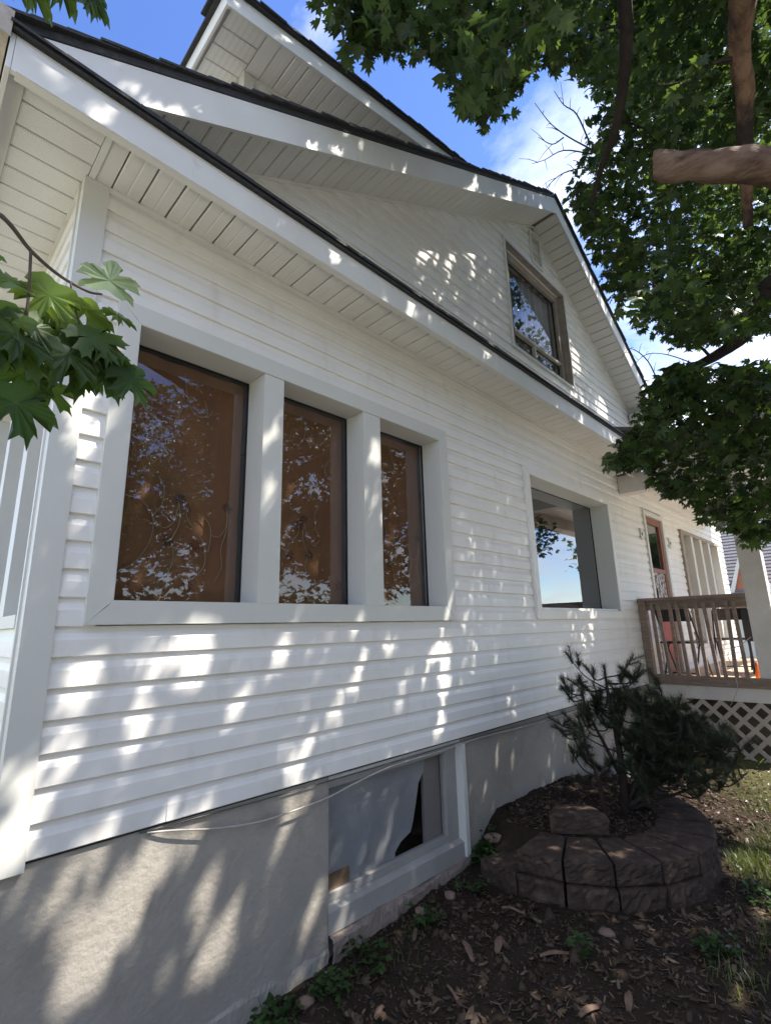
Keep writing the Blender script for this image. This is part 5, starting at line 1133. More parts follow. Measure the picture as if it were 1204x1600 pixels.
           '6;3.23,-2.67,5.51,0.23;5.5,-1.93,8.69,0.24;5.12,-3.25,3.38,0.29;2.96,-1.37,7.46,0.28;9.36,-2.7,6.29,0.23;1.23,-1.07,6.44,0.42;2.23,-1.17,8.08,0.38;7.05,-2.38,6.26,0.25;4.38,-2.08,9.38,0.35;2.07,-5.24,4.84,0.36;3.79,-1.37,8.76,0.29;3.31,-3.45,5.31,0.18;1.77,-4.86,4.84,0.35;3.29,-5.73,4.07,0.29;3.52,-3.89,5.38,0.41;2.92,-2.54,7.77,0.38;3.55,-2.48,6.14,0.3;2.08,-2.13,6.92,0.25;2.13,-2.54,8.27,0.28;3.58,-4.87,5.13,0.32;8.01,-1.5,4.25,0.32;5.83,-2.22,5.33,0.38;6.2,-1.72,5.29,0.31;3.73,-2.11,6.5,0.25;4.1,-2.34,3.09,0.27;6.41,-2.02,5.53,0.37;4.08,-1.28,6.78,0.18;3.73,-5.82,5.39,0.36;6.19,-1.39,9.26,0.3;3.96,-2.31,9.36,0.34;8.31,-2.5,9.39,0.28;5.58,-3.85,3.49,0.31;2.19,-5.79,4.49,0.37;3.12,-4.11,5.19,0.18;4.04,-2.81,4.94,0.25;1.25,-5.84,3.84,0.34;4.12,-1.21,7.62,0.39;4.72,-3.22,4.34,0.28;3.15,-3.54,5.39,0.24;4.04,-4.73,5.44,0.34;4.62,-1.69,7.06,0.4;3.8,-5.94,5.16,0.41;1.84,-3.37,6.18,0.18;6.84,-1.95,8.13,0.29;2.99,-2.63,7.16,0.27;1.55,-1.74,4.7,0.18;3.87,-1.97,8.94,0.34;5.97,-3.02,3.88,0.27;1.41,-5.98,3.89,0.42;3.2,-3.47,5.54,0.18;5.92,-3.37,4.59,0.39;3.74,-2.73,5.38,0.26;3.98,-3.39,5.21,0.31;4.37,-3.8,2.93,0.18;3.21,-1.99,6.5,0.35;5.03,-1.59,2.96,0.24;4.05,-3.45,5.25,0.4;2.09,-3.42,8.59,0.35;4.17,-4.48,4.91,0.25;4.68,-1.44,8.99,0.27;1.25,-1.35,4.57,0.31;2.4,-5.16,5.28,0.34;4.23,-4.96,5.28,0.3;1.98,-1.68,6.56,0.4;1.04,-5.08,3.04,0.33;2.14,-1.27,8.16,0.33;1.6,-5.64,2.98,0.18;4.72,-2.06,9.09,0.36;2.95,-1.78,7.7,0.35;2.88,-5.94,5.16,0.35;3.63,-3.15,5.42,0.31;4.06,-5.45,4.73,0.24;4.4,-3.37,5.46,0.38;3.24,-2.08,6.13,0.25;3.1,-4.56,4.93,0.18;3.86,-3.77,4.93,0.42;1.76,-1.93,6.31,0.18;2.39,-1.79,3.3,0.18;3.71,-3.44,5.28,0.22;1.82,-1.69,4.7,0.18;3.35,-2.16,8.84,0.38;4.03,-1.54,8.14,0.29;3.99,-2.2,6.97,0.34;3.3,-6.17,3.98,0.24;6.04,-3.89,3.84,0.41;4.14,-5.95,5.01,0.36;6.84,-1.7,9.38,0.26;3.18,-2.36,5.65,0.3;1.05,-4.72,3.38,0.34;4.96,-2.71,3.34,0.4;3.41,-5.2,4.89,0.24;1.23,-3.87,3.83,0.18;3.91,-1.54,7.04,0.32;5.72,-1.18,8.7,0.3;3.36,-6.8,4.8,0.24;3.09,-3.1,5.51,0.18;6.49,-1.8,9.41,0.41;1.42,-4.23,4.42,0.28;2.99,-5.6,4.39,0.22;8.36,-1.83,6.53,0.38;2.87,-1.68,3.57,0.18;2.92,-2.53,6.06,0.42;1.4,-5.94,3.31,0.22;3.69,-3.94,5.34,0.31;4.37,-4.63,5.23,0.29;3.47,-4.54,5,0.38;3.46,-3.52,5.46,0.29;3.37,-5.3,5.24,0.26;2.28,-6.92,5.34,0.29;2.12,-3.52,8.52,0.24;5.95,-1.62,7.51,0.39;6.08,-1.72,5.68,0.31;3.98,-3.62,5.36,0.24;3.24,-5.75,3.22,0.29;9.09,-2.01,7.69,0.41;5.87,-2.9,5.38,0.36;6.42,-4.66,4.75,0.42;4.21,-2.56,4.61,0.38;4.75,-1.53,3.23,0.28;2.71,-1.14,8.01,0.32;3.95,-5.07,5.03,0.25;3.3,-3.93,5.36,0.42;5.63,-3.44,2.57,0.32;8.61,-2.56,8.58,0.23;3.77,-3.06,4.89,0.18;3.75,-6.66,4.9,0.41;2.5,-6.25,5.24,0.24;1.7,-6.33,4.86,0.24;3.3,-1.22,8.4,0.41;8.3,-1.59,3.25,0.37;3.34,-4.9,4.36,0.18;4.13,-6.15,5.17,0.34;7.5,-1.75,6.6,0.37;4.48,-4.27,5.34,0.23;3,-3.07,5.54,0.18;3.5,-3.45,5.32,0.38;4.65,-2.34,8.19,0.31;3.2,-4.58,5.02,0.25;2.25,-2.18,4.98,0.18;5.45,-1.36,8.87,0.26;3.4,-3.09,5.46,0.38;6.53,-2.36,8.91,0.29;6.52,-1.78,8.38,0.26;5.78,-1.94,9.28,0.31;3.32,-2.54,7.42,0.31;2.13,-1.54,7.19,0.33;7.03,-1.49,8.98,0.25;2.9,-4.1,5.31,0.18;5.22,-1.24,8.62,0.41;6.12,-1.58,6.31,0.36;1.82,-4.22,3.22,0.27;6.28,-1.52,9.28,0.34;6.14,-1.36,3.82,0.42;5.72,-4.17,5,0.33;3.6,-4.09,4.65,0.18;4.16,-4.67,5.03,0.36;3.02,-4.22,5.37,0.29;1.54,-4.67,4.38,0.34;3.74,-4.72,4.68,0.27;2.08,-4.83,3.47,0.27;3.56,-2.57,7.11,0.25;2.5,-4.81,5.33,0.3;2.75,-5.19,5.3,0.33;3.29,-4.57,5.48,0.41;2.15,-2.41,6.57,0.31;4.2,-1.93,8.92,0.38;4.54,-1.65,2.61,0.18;1.4,-6.49,4.13,0.32;8.46,-1.97,9.3,0.31;3.57,-1.55,6.2,0.22;2.58,-2.26,6.34,0.27;4.22,-5.57,5.47,0.35;3.89,-1.16,8.37,0.29;5.53,-1.77,3.71,0.24;7.32,-1.24,3.35,0.31;3.38,-5.8,5.09,0.24;2.37,-6.15,4.77,0.27;6.32,-2.64,8.5,0.4;5.67,-4.84,5.47,0.31;3.72,-4.6,5.4,0.29;3.98,-3.79,5.14,0.27;2.05,-2.57,8.29,0.35;3.17,-5.22,4.07,0.18;4.06,-2.78,5.39,0.36;2.33,-2.2,5.26,0.18;1.68,-2.45,6.44,0.18;4.32,-1.23,8.55,0.39;2.77,-6.11,3.47,0.31;6.05,-1.51,8.36,0.36;2.42,-2.54,6.05,0.18;2.46,-2.59,6.15,0.18;4.52,-4.19,5.24,0.35;3.09,-5.02,4.56,0.18;3.27,-2.64,5.55,0.18;1.7'
           '7,-3.45,6.69,0.36;3.38,-3.91,5.28,0.35;5.99,-2.46,3.69,0.35;6.5,-1.67,8.38,0.26;3.13,-2.71,5.59,0.18;4.67,-2.57,3.97,0.22;3.02,-4.48,5.25,0.39;5.65,-1.32,8.62,0.25;3.68,-2.4,2.85,0.33;1.41,-4.25,3.83,0.3;5.46,-2.96,3.35,0.24;3.14,-5.09,4.62,0.37;4.11,-3.62,5.46,0.26;7.98,-1.81,9.03,0.23;5.88,-1.98,8.48,0.29;2.4,-5.78,4.21,0.23;1.78,-5.84,3.66,0.36;3.42,-2.28,8.41,0.25;5.81,-2.42,6.26,0.37;2.75,-5.16,5.43,0.41;3.58,-2.46,5.34,0.26')
LOBES = np.array([[float(v) for v in q.split(',')] for q in LOBESTR.split(';')])
TREE = thing('maple_tree', (3.7, -4.9, 0.05), 'large maple with dense dark green leaves and a sawn-off bare limb overhanging the yard', 'tree')
tr = MB().tube(spline([(3.75, -5.0, -0.1), (3.7, -4.9, 0.5), (3.62, -4.7, 2.0), (3.48, -4.3, 3.3), (3.3, -3.9, 5.0), (3.1, -3.5, 6.8), (3.0, -3.1, 8.4)], 5), list(np.interp(np.linspace(0, 6, 31), [0, 1, 2, 3, 4, 5, 6], [.32, .26, .23, .21, .17, .11, .04])), 12, True, 0.05)
tr.build('trunk', BARK, TREE, True)
LIMBS = []


def limb(pts, r0, r1, m=BARK, name='limb', nsub=6, wob=0.06, seg=9):
    P = spline(pts, nsub)
    rr = list(np.linspace(r0, r1, len(P)))
    if m is not BARK:
        P = spline(pts, nsub * 3)
        for i in range(1, len(P) - 1): P[i] = P[i] + Vector((math.sin(i * .7), math.sin(i * .53 + 1), math.sin(i * .41 + 2))) * r1 * .06
        wv = wob; wob = .012; rr = [v * (1 + .03 * math.sin(i * .31) + .02 * math.sin(i * .83 + 1)) for i, v in enumerate(np.linspace(r0, r1, len(P)))]
        seg = 22
    tb_ = MB().tube(P, rr, seg, True, wob)
    if m is not BARK:
        for i in range(len(P)):
            for k in range(seg):
                v = Vector(tb_.v[i * seg + k]); w_ = .10 * math.sin(k * .571 * 1 + i * .05) + .08 * math.sin(k * .857 + i * .11 + 2) + .05 * math.sin(k * 1.71 - i * .23)
                tb_.v[i * seg + k] = tuple(P[i] + (v - P[i]) * (1 + w_ * wv * 22))
    tb_.build(name, m, TREE, True)
    LIMBS.extend([(p, r) for p, r in zip(P, rr)])


limb([(3.48, -4.3, 3.3), (3.25, -3.4, 3.62), (2.90, -2.58, 3.72), (2.68, -2.28, 3.84), (2.58, -2.07, 3.93), (2.47, -1.85, 4.03)], 0.105, 0.068, DEADW, 'sawn_limb', 6, 0.030, 12)
limb([(3.25, -3.75, 5.4), (2.75, -2.95, 6.0), (2.62, -2.48, 5.6), (2.70, -2.38, 5.1), (2.92, -2.28, 4.90), (3.09, -2.24, 4.73), (3.28, -2.18, 4.53), (3.42, -2.14, 4.36), (3.55, -2.10, 4.18)], 0.10, 0.020, DEADV, 'dead_limb', 6, 0.06, 10)
limb([(3.15, -3.6, 6.3), (2.5, -2.6, 6.4), (2.52, -1.95, 5.7), (2.81, -1.77, 5.35), (3.0, -1.65, 5.18), (3.12, -1.53, 5.04), (3.19, -1.41, 4.94), (3.30, -1.27, 4.78)], 0.06, 0.014)
limb([(3.5, -4.35, 3.2), (4.2, -3.4, 4.1), (4.53, -2.21, 4.3), (4.58, -2.03, 4.2), (4.66, -1.88, 4.02), (4.68, -1.66, 3.93), (4.66, -1.36, 3.86), (4.63, -1.04, 3.78)], 0.10, 0.02)
limb([(3.3, -3.9, 5.0), (4.6, -3.6, 6.2), (6.0, -3.2, 6.6), (7.6, -2.8, 6.8)], 0.09, 0.02)
limb([(3.2, -3.7, 5.9), (2.2, -3.4, 7.0), (1.6, -2.8, 7.6), (1.2, -2.0, 8.0)], 0.08, 0.02)
limb([(3.4, -4.1, 4.2), (5.0, -3.9, 4.8), (6.2, -3.4, 5.0), (7.4, -3.0, 4.8)], 0.08, 0.02)
limb([(3.2, -3.7, 5.6), (3.6, -3.0, 6.4), (4.2, -2.2, 6.9), (4.8, -1.6, 7.2)], 0.07, 0.02)
limb([(3.3, -3.9, 4.9), (1.8, -3.6, 5.2), (0.8, -3.1, 5.0), (0.0, -2.6, 4.6), (-0.35, -2.2, 4.2)], 0.06, 0.015)

bt = MB()
for pth in [[(3.1, -1.39, 5.03), (2.97, -1.29, 5.12), (2.85, -1.22, 5.2), (2.71, -1.18, 5.3)], [(3.11, -1.38, 5.01), (3.0, -1.23, 5.08), (2.96, -1.1, 5.07), (2.92, -1.02, 5.07)], [(3.14, -1.32, 4.97), (3.08, -1.18, 4.98), (3.07, -1.08, 4.96), (3.08, -1.02, 4.93)], [(3.07, -1.39, 5.06), (2.91, -1.38, 5.19), (2.83, -1.33, 5.25), (2.74, -1.31, 5.31)],
            [(3.22, -1.35, 4.9), (3.21, -1.23, 4.87), (3.26, -1.15, 4.79)], [(4.65, -1.2, 3.82), (4.2, -1.25, 3.86), (3.93, -1.21, 3.88), (3.94, -1.13, 3.83)], [(4.66, -1.5, 3.9), (4.2, -1.4, 3.85), (3.99, -1.3, 3.81), (3.99, -1.18, 3.75)], [(2.95, -1.26, 5.13), (2.93, -1.18, 5.12), (2.85, -1.12, 5.17)]]:
    P = spline(pth, 4)
    bt.tube(P, list(np.linspace(.006, .0018, len(P))), 4, False)
    for i in range(2, len(P) - 1, 2):
        e = P[i] + (P[i] - P[i - 1]).normalized() * .06 + Vector((random.uniform(-.09, .09), random.uniform(-.09, .09), random.uniform(-.06, .09)))
        bt.tube([P[i], P[i].lerp(e, .5) + Vector((0, 0, .012)), e], [.0028, .002, .0012], 3, False)
bt.build('bare_twigs', BARK, TREE)['kind'] = 'stuff'

# twigs: every leaf clump hangs from the nearest limb or clump already attached
nodes = [p for p, r in LIMBS]; nr_ = [r for p, r in LIMBS]
NP = np.array([tuple(p) for p in nodes])
todo = list(range(len(LOBES)))
C3 = LOBES[:, :3]
dist = np.full(len(LOBES), 1e9); near = np.zeros(len(LOBES), int)
D = np.linalg.norm(C3[:, None] - NP[None], axis=2); near = D.argmin(1); dist = D.min(1)
allp = [Vector(p) for p in NP]; alld = [min(0.016, r * .6) for r in nr_]
tw = MB()
done = np.zeros(len(LOBES), bool)
for it in range(len(LOBES)):
    dd = np.where(done, 1e9, dist)
    j = int(dd.argmin()); done[j] = True
    a_ = allp[near[j]]; c_ = Vector(C3[j]); r0 = max(0.003, min(0.014, alld[near[j]] * 0.85))
    m_ = a_.lerp(c_, .5) + Vector((random.uniform(-.07, .07), random.uniform(-.07, .07), random.uniform(-.02, .1))) * (dist[j] / .6)
    tw.tube([a_, a_.lerp(m_, .6) + Vector((0, 0, .01)), m_, c_], [r0, r0 * .9, r0 * .8, r0 * .6], 4, False)
    for s_ in range(3):
        e = c_ + Vector((random.gauss(0, 1), random.gauss(0, 1), random.gauss(0, .6))).normalized() * LOBES[j, 3] * .9
        tw.tube([m_.lerp(c_, .7), c_.lerp(e, .4) + Vector((0, 0, .02)), e], [r0 * .55, r0 * .45, 0.0015], 3, False)
    allp.append(c_); alld.append(r0 * .8)
    nd = np.linalg.norm(C3 - C3[j], axis=1)
    better = nd * 1.15 < dist
    near = np.where(better, len(allp) - 1, near); dist = np.where(better, nd * 1.15, dist)
tw.build('twigs', BARK, TREE)['kind'] = 'stuff'

# light gaps in the crown: lines along which no leaf hangs
GAPS = [(x, 0.0, z, r) for x, z, r in [(0.95, 0.85, .07), (0.76, 0.62, .09), (0.84, 0.74, .09), (1.18, 0.68, .05), (1.23, 0.45, .05), (0.98, 0.39, .04), (1.76, 0.44, .05), (1.56, 0.84, .05), (1.49, 0.53, .03), (1.08, 0.89, .06),
        (0.61, 1.63, .06), (0.60, 1.54, .05), (0.81, 1.53, .06), (0.80, 1.34, .06), (1.0, 1.72, .06), (1.04, 1.60, .06), (0.57, 1.31, .035), (0.45, 1.10, .06), (1.86, 1.27, .06), (1.63, 1.09, .06), (2.05, 1.50, .06), (2.28, 1.63, .05), (2.82, 1.61, .06),
        (2.84, 1.39, .06), (2.78, 1.11, .05), (1.69, 0.92, .05), (2.38, 1.28, .045), (2.01, 1.72, .04), (1.38, 2.45, .06), (1.35, 2.77, .045), (1.05, 1.83, .05), (2.17, 2.85, .06), (2.15, 2.45, .07), (0.46, 2.66, .06), (0.50, 2.82, .05), (0.50, 2.52, .05),
        (1.48, 1.60, .05), (1.27, 1.41, .045), (0.86, 1.69, .04), (1.43, 3.27, .04), (2.27, 3.30, .045), (2.81, 3.25, .04), (3.22, 5.02, .07), (3.59, 5.12, .04), (2.86, 4.90, .05), (4.27, 5.38, .04), (5.83, 4.32, .10), (5.57, 4.37, .05), (2.0, 2.5, .05), (2.62, 2.3, .06), (2.70, 2.75, .04), (2.66, 1.95, .05)]]
GAPS += [(x, -0.36, z, r) for x, z, r in [(0.35, 3.84, .05), (0.14, 3.97, .05), (0.19, 3.96, .05), (1.57, 3.89, .05), (2.24, 3.86, .05), (3.17, 3.86, .05), (4.88, 3.80, .05), (0.57, 4.16, .04), (0.63, 4.17, .05), (1.47, 4.72, .035), (1.68, 4.85, .04), (3.29, 5.69, .05), (3.9, 6.05, .05), (4.66, 6.48, .05), (1.14, 5.5, .05), (6.94, 5.32, .2), (6.2, 5.8, .12)]]
GAPS += [(4.15, -1.42, 0.2, .26), (3.65, -1.6, 0.2, .18), (5.3, -1.1, 0.2, .3), (4.7, -1.4, 0.2, .25), (0.2, -1.26, 2.44, .045), (0.13, -1.26, 2.37, .03), (1.95, -0.75, .1, .05), (2.2, -0.15, 0.2, .04), (2.5, -0.6, .2, .03), (3.45, -0.62, 0.5, .04), (2.3, -1.3, 0.1, .04), (3.05, -0.6, .43, .035), (3.2, -0.9, .43, .03), (2.75, -1.5, .1, .05)]

pos = []; siz = []
for (x, y, z, r) in LOBES:
    n_ = max(6, int(810 * r * r * (1.15 if r < .2 else 1)))
    q = rng.normal(0, 1, (n_, 3)); q /= np.linalg.norm(q, axis=1, keepdims=True)
    rad = r * rng.random((n_, 1)) ** (1 / 2.4)
    pos.append(np.array([x, y, z]) + q * rad * np.array([1.05, 1.05, 0.85]))
pos = np.vstack(pos)
Sd = np.array(SUN)
keep = np.ones(len(pos), bool)
for (x, y, z, r) in GAPS:
    c = pos - np.array([x, y, z]); tt = c @ Sd
    d2 = (c * c).sum(1) - tt * tt
    keep &= ~((tt > 0.5) & (d2 < (r * 0.80 + 0.018) ** 2))
pos = pos[keep]
n_ = len(pos)
siz = rng.uniform(0.05, 0.092, n_)
az = rng.uniform(0, 6.283, n_)
d = np.stack([np.cos(az), np.sin(az), rng.normal(-0.55, 0.45, n_)], 1)
nrm = np.stack([rng.normal(0, .42, n_), rng.normal(0, .42, n_), np.ones(n_)], 1)
crown = link('crown', leaf_mesh('crown', pos, d, nrm, siz, LEAF_LO, LEAF, 0.25), TREE, (0, 0, 0))
crown['kind'] = 'stuff'
print('crown leaves', n_)

# near branch hanging before the house corner: every leaf a piece of its own
HB = MB()
hp = spline([(-0.35, -2.2, 4.2), (-0.30, -1.75, 3.4), (-0.16, -1.42, 2.75), (-0.03, -1.29, 2.52), (0.05, -1.29, 2.49), (0.10, -1.27, 2.46), (0.15, -1.26, 2.44), (0.20, -1.26, 2.43), (0.225, -1.27, 2.43)], 6)
HB.tube(hp, list(np.linspace(0.007, 0.0020, len(hp))), 6)
HB.tube(spline([(0.10, -1.27, 2.46), (0.106, -1.262, 2.40), (0.11, -1.26, 2.33)], 4), 0.0028, 5)
HB.tube(spline([(0.17, -1.26, 2.435), (0.185, -1.25, 2.39), (0.205, -1.24, 2.345)], 4), 0.002, 5)
HB.tube(spline([(-0.16, -1.42, 2.75), (-0.05, -1.30, 2.42), (0.0, -1.28, 2.33), (0.07, -1.27, 2.30)], 4), 0.003, 5)
HB = HB.build('hanging_branch', mat('twig_bark', (0.12, 0.085, 0.06), 0.8, (0.07, 0.05, 0.04), 30), TREE, True)
CAMP = np.array([0.0, -2.293, 1.75])
NEAR = [  # position, tip direction, normal, size, tint
    ((0.232, -1.27, 2.44), (0.10, 0.05, 1.0), (-0.2, -1.0, 0.15), 0.115, 1.0),
    ((0.205, -1.25, 2.36), (0.55, -0.15, -0.6), (-0.3, -0.7, 0.6), 0.12, .35),
    ((0.215, -1.24, 2.34), (0.75, -0.2, -0.25), (-0.2, -0.6, 0.7), 0.11, .3),
    ((0.15, -1.26, 2.42), (-0.3, 0.1, -0.75), (0.0, -0.9, 0.5), 0.115, .95),
    ((0.19, -1.255, 2.41), (0.35, 0.4, -0.1), (-0.1, -0.4, 0.9), 0.11, .8),
    ((0.11, -1.26, 2.33), (-0.6, 0.1, -0.4), (0.1, -0.7, 0.7), 0.115, .5),
    ((0.11, -1.255, 2.34), (0.35, -0.1, -0.7), (0.0, -0.8, 0.6), 0.12, .2),
    ((0.07, -1.27, 2.30), (0.55, -0.1, -0.35), (0.1, -0.75, 0.65), 0.14, .15),
    ((0.16, -1.25, 2.31), (0.55, -0.15, -0.55), (-0.2, -0.8, 0.5), 0.14, .2),
    ((0.20, -1.24, 2.345), (0.35, -0.2, -0.9), (-0.1, -0.9, 0.3), 0.125, .15),
    ((0.22, -1.23, 2.32), (0.6, -0.15, -0.75), (-0.4, -0.75, 0.3), 0.13, .2),
    ((0.02, -1.29, 2.36), (-0.5, -0.1, -0.3), (0.2, -0.7, 0.7), 0.12, .45),
    ((0.03, -1.28, 2.40), (-0.3, 0.1, 0.4), (0.1, -0.9, 0.4), 0.115, .4),
    ((0.09, -1.27, 2.37), (-0.2, 0.2, 0.3), (0.1, -0.8, 0.5), 0.10, .55),
    ((-0.02, -1.33, 2.27), (0.25, -0.1, -0.8), (0.3, -0.8, 0.4), 0.155, .05),
    ((-0.05, -1.36, 2.30), (0.1, -0.1, -0.9), (0.3, -0.8, 0.4), 0.15, .08),
    ((0.06, -1.26, 2.34), (-0.1, 0.1, -0.8), (0.0, -0.7, 0.7), 0.12, .5),
    ((0.13, -1.25, 2.29), (-0.4, -0.1, -0.55), (0.1, -0.8, 0.5), 0.13, .25),
    ((0.17, -1.24, 2.37), (-0.1, 0.3, -0.7), (0.0, -0.8, 0.6), 0.10, .6),
    ((0.00, -1.30, 2.44), (-0.55, 0.1, 0.1), (0.2, -0.6, 0.7), 0.12, .3),
    ((-0.03, -1.29, 2.52), (-0.5, -0.1, -0.35), (0.2, -0.6, 0.7), 0.12, .3),
    ((-0.10, -1.38, 2.45), (-0.1, 0.1, -0.9), (0.4, -0.7, 0.5), 0.13, .25),
    ((0.24, -1.26, 2.41), (0.6, 0.1, -0.1), (-0.2, -0.4, 0.9), 0.08, .5),
    ((0.10, -1.255, 2.27), (-0.75, 0.0, -0.35), (0.1, -0.85, 0.4), 0.12, .2),
    ((0.116, -1.197, 2.272), (0.15, 0, -0.8), (0.05, -0.85, 0.45), 0.12, 0.1),
    ((0.101, -1.267, 2.186), (0.35, -0.1, -0.9), (0.05, -0.85, 0.45), 0.14, 0),
    ((0.155, -1.162, 2.26), (0.55, 0, -0.5), (0.05, -0.85, 0.45), 0.11, 0.15),
    ((0.207, -1.207, 2.312), (0.1, 0, -0.9), (0.05, -0.85, 0.45), 0.12, 0.1),
    ((0.246, -1.236, 2.307), (0.35, -0.1, -0.85), (0.05, -0.85, 0.45), 0.125, 0.05),
    ((0.288, -1.243, 2.299), (0.5, -0.1, -0.8), (0.05, -0.85, 0.45), 0.115, 0.12),
    ((0.173, -1.182, 2.361), (-0.4, 0, -0.5), (0.05, -0.85, 0.45), 0.1, 0.35)]


def single_leaf(pos_, d_, n2, size, tint, parent, m=LEAFB):
    me = leaf_mesh('leaf', np.array([[0, 0, 0.]]), np.array([d_], float), np.array([n2], float), np.array([size]), LEAF_HI, m, 0.22, np.array([tint]))
    o = link('leaf', me, parent, pos_)
    # stalk
    return o


for p, d_, n2, s_, t_ in NEAR:
    single_leaf(p, d_, n2, s_ * .86, t_, HB, LEAFP if t_ == 1.0 else LEAFB)
# leaf tips hanging into the top left of the view
TB = MB()
tp = spline([(0.0, -2.6, 4.6), (0.0, -1.7, 4.2), (-0.02, -1.05, 3.75), (0.05, -0.92, 3.62), (0.16, -0.97, 3.62)], 5)
TB.tube(tp, list(np.linspace(0.008, 0.003, len(tp))), 5)
TB = TB.build('hanging_branch', BARK, TREE, True)
for p, d_, s_ in [((-0.02, -0.90, 3.59), (0.1, 0.05, -1), 0.14), ((0.03, -0.90, 3.58), (0.15, 0.0, -1), 0.13), ((0.09, -0.95, 3.60), (0.05, 0.05, -1), 0.125), ((0.13, -0.98, 3.60), (0.35, 0.0, -1), 0.13), ((0.16, -0.98, 3.60), (0.2, 0.1, -0.9), 0.12), ((-0.08, -0.95, 3.62), (-0.1, 0.1, -0.9), 0.13)]:
    single_leaf(p, d_, (0.2, -0.8, 0.5), s_, random.random() * .5, TB)

# ------------------------------------------------------------------ pine shrub
PN = thing('pine_shrub', (4.05, -0.72, 0.40), 'scraggly dwarf pine growing in the block planter by the foundation', 'shrub')
b_ = MB()
tips = []


def pbranch(pts, r0, r1):
    P = spline(pts, 5)
    b_.tube(P, list(np.linspace(r0, r1, len(P))), 6, True, 0.08)
    return P


stems = [[(3.98, -0.70, 0.36), (4.02, -0.70, 0.62), (4.10, -0.66, 0.90), (4.18, -0.60, 1.18), (4.22, -0.58, 1.40)],
         [(3.72, -0.66, 0.36), (3.70, -0.67, 0.55), (3.66, -0.66, 0.74), (3.60, -0.64, 0.90), (3.62, -0.62, 1.02)],
         [(4.00, -0.72, 0.45), (4.10, -0.92, 0.62), (4.18, -1.12, 0.78), (4.24, -1.24, 0.92)],
         [(4.02, -0.70, 0.50), (4.30, -0.80, 0.70), (4.55, -0.95, 0.88), (4.70, -1.05, 1.02)],
         [(4.02, -0.70, 0.60), (4.0, -0.60, 0.85), (3.95, -0.52, 1.08), (3.98, -0.48, 1.22)]]
stems += [[(4.02, -0.74, 0.45), (4.18, -1.0, 0.55), (4.40, -1.22, 0.66)], [(4.05, -0.72, 0.48), (4.40, -0.78, 0.58), (4.75, -0.95, 0.72)], [(4.0, -0.74, 0.44), (3.95, -0.95, 0.56), (3.98, -1.10, 0.70)], [(4.06, -0.72, .5), (4.22, -0.86, .75), (4.34, -0.94, 1.0), (4.40, -0.96, 1.14)], [(4.06, -0.74, .5), (4.14, -1.0, .75), (4.2, -1.1, 1.02)], [(4.1, -0.74, .5), (4.5, -1.0, .7), (4.62, -1.22, .86)], [(4.02, -0.72, .48), (4.07, -0.84, .76), (4.13, -0.88, 1.02), (4.17, -0.88, 1.2)]]
rad0 = [0.035, 0.018, 0.02, 0.02, 0.016, .014, .014, .012, .014, .013, .013, .014]
allb = [pbranch(s, r, 0.006) for s, r in zip(stems, rad0)]
for bi, P in enumerate(allb):
    tips.append((P[-1], (P[-1] - P[-3]).normalized()))
    for k in range({0: 34, 1: 6, 2: 17, 3: 18, 4: 10, 5: 12, 6: 12, 7: 10, 8: 17, 9: 14, 10: 13, 11: 22}[bi]):
        i = random.randint(5 if bi != 1 else 8, len(P) - 2)
        a = random.uniform(0, 6.283)
        el = random.uniform(-.15, .7)
        L = random.uniform(.18, .50) * (1.0 if bi == 0 else .85) * (1.15 - 0.5 * i / len(P))
        dirv = Vector((math.cos(a) * math.cos(el), math.sin(a) * math.cos(el), math.sin(el)))
        e = P[i] + dirv * L
        if e.y > -0.22: continue
        if e.x < 3.62 and e.z < 0.8: continue
        m_ = P[i].lerp(e, .55) + Vector((0, 0, -.03))
        e.z += 0.05
        Q = pbranch([P[i], m_, e], 0.006, 0.003)
        tips.append((e, (e - m_).normalized()))
        for s_ in range(3):
            f_ = m_.lerp(e, random.uniform(.1, .7)) ; g_ = f_ + Vector((random.gauss(0, 1), random.gauss(0, 1), random.uniform(.2, 1.2))).normalized() * random.uniform(.06, .13)
            b_.tube([f_, g_], [0.003, 0.002], 4, False)
            tips.append((g_, (g_ - f_).normalized()))
for e in [((3.40, -0.66, 1.04), (3.62, -0.66, .82)), ((3.44, -0.66, .90), (3.64, -0.66, .78)), ((3.52, -0.64, 1.12), (3.60, -0.64, .92))]:
    b_.tube([e[1], e[0]], [0.005, 0.003], 5, False); tips.append((Vector(e[0]), (Vector(e[0]) - Vector(e[1])).normalized()))
b_.build('branches', BARK, PN, True)
V = []; F = []; T = []
for (p, dv) in tips:
    nn_ = 125
    back = random.uniform(.08, .16)
    u = dv.orthogonal().normalized(); w = dv.cross(u)
    tint = random.random()
    for k in range(nn_):
        s_ = random.random()
        o_ = p - dv * back * s_
        a = random.uniform(0, 6.283)
        sp_ = random.uniform(.35, 1.1)
        dr = (dv * random.uniform(.5, 1.0) + (u * math.cos(a) + w * math.sin(a)) * sp_).normalized()
        L = random.uniform(.04, .075)
        e_ = o_ + dr * L
        sd_ = dr.cross(Vector((0.3, 0.5, 0.8))).normalized() * 0.0014
        b0 = len(V)
        V += [o_ - sd_, o_ + sd_, e_]; F.append((b0, b0 + 1, b0 + 2)); T += [min(1, max(0, tint * .6 + random.random() * .4))] * 3
o = link('needles', npmesh('needles', np.array([tuple(v) for v in V]), np.array(F), PINE, np.array(T)), PN)
o['kind'] = 'stuff'
print('tufts', len(tips))

# ------------------------------------------------------------------ ground cover
def gpt(x, y): return float(gz(x, y))


def scatter(n, fx, fy, cond):
    X = rng.uniform(*fx, n); Y = rng.uniform(*fy, n)
    k = cond(X, Y)
    return X[k], Y[k]


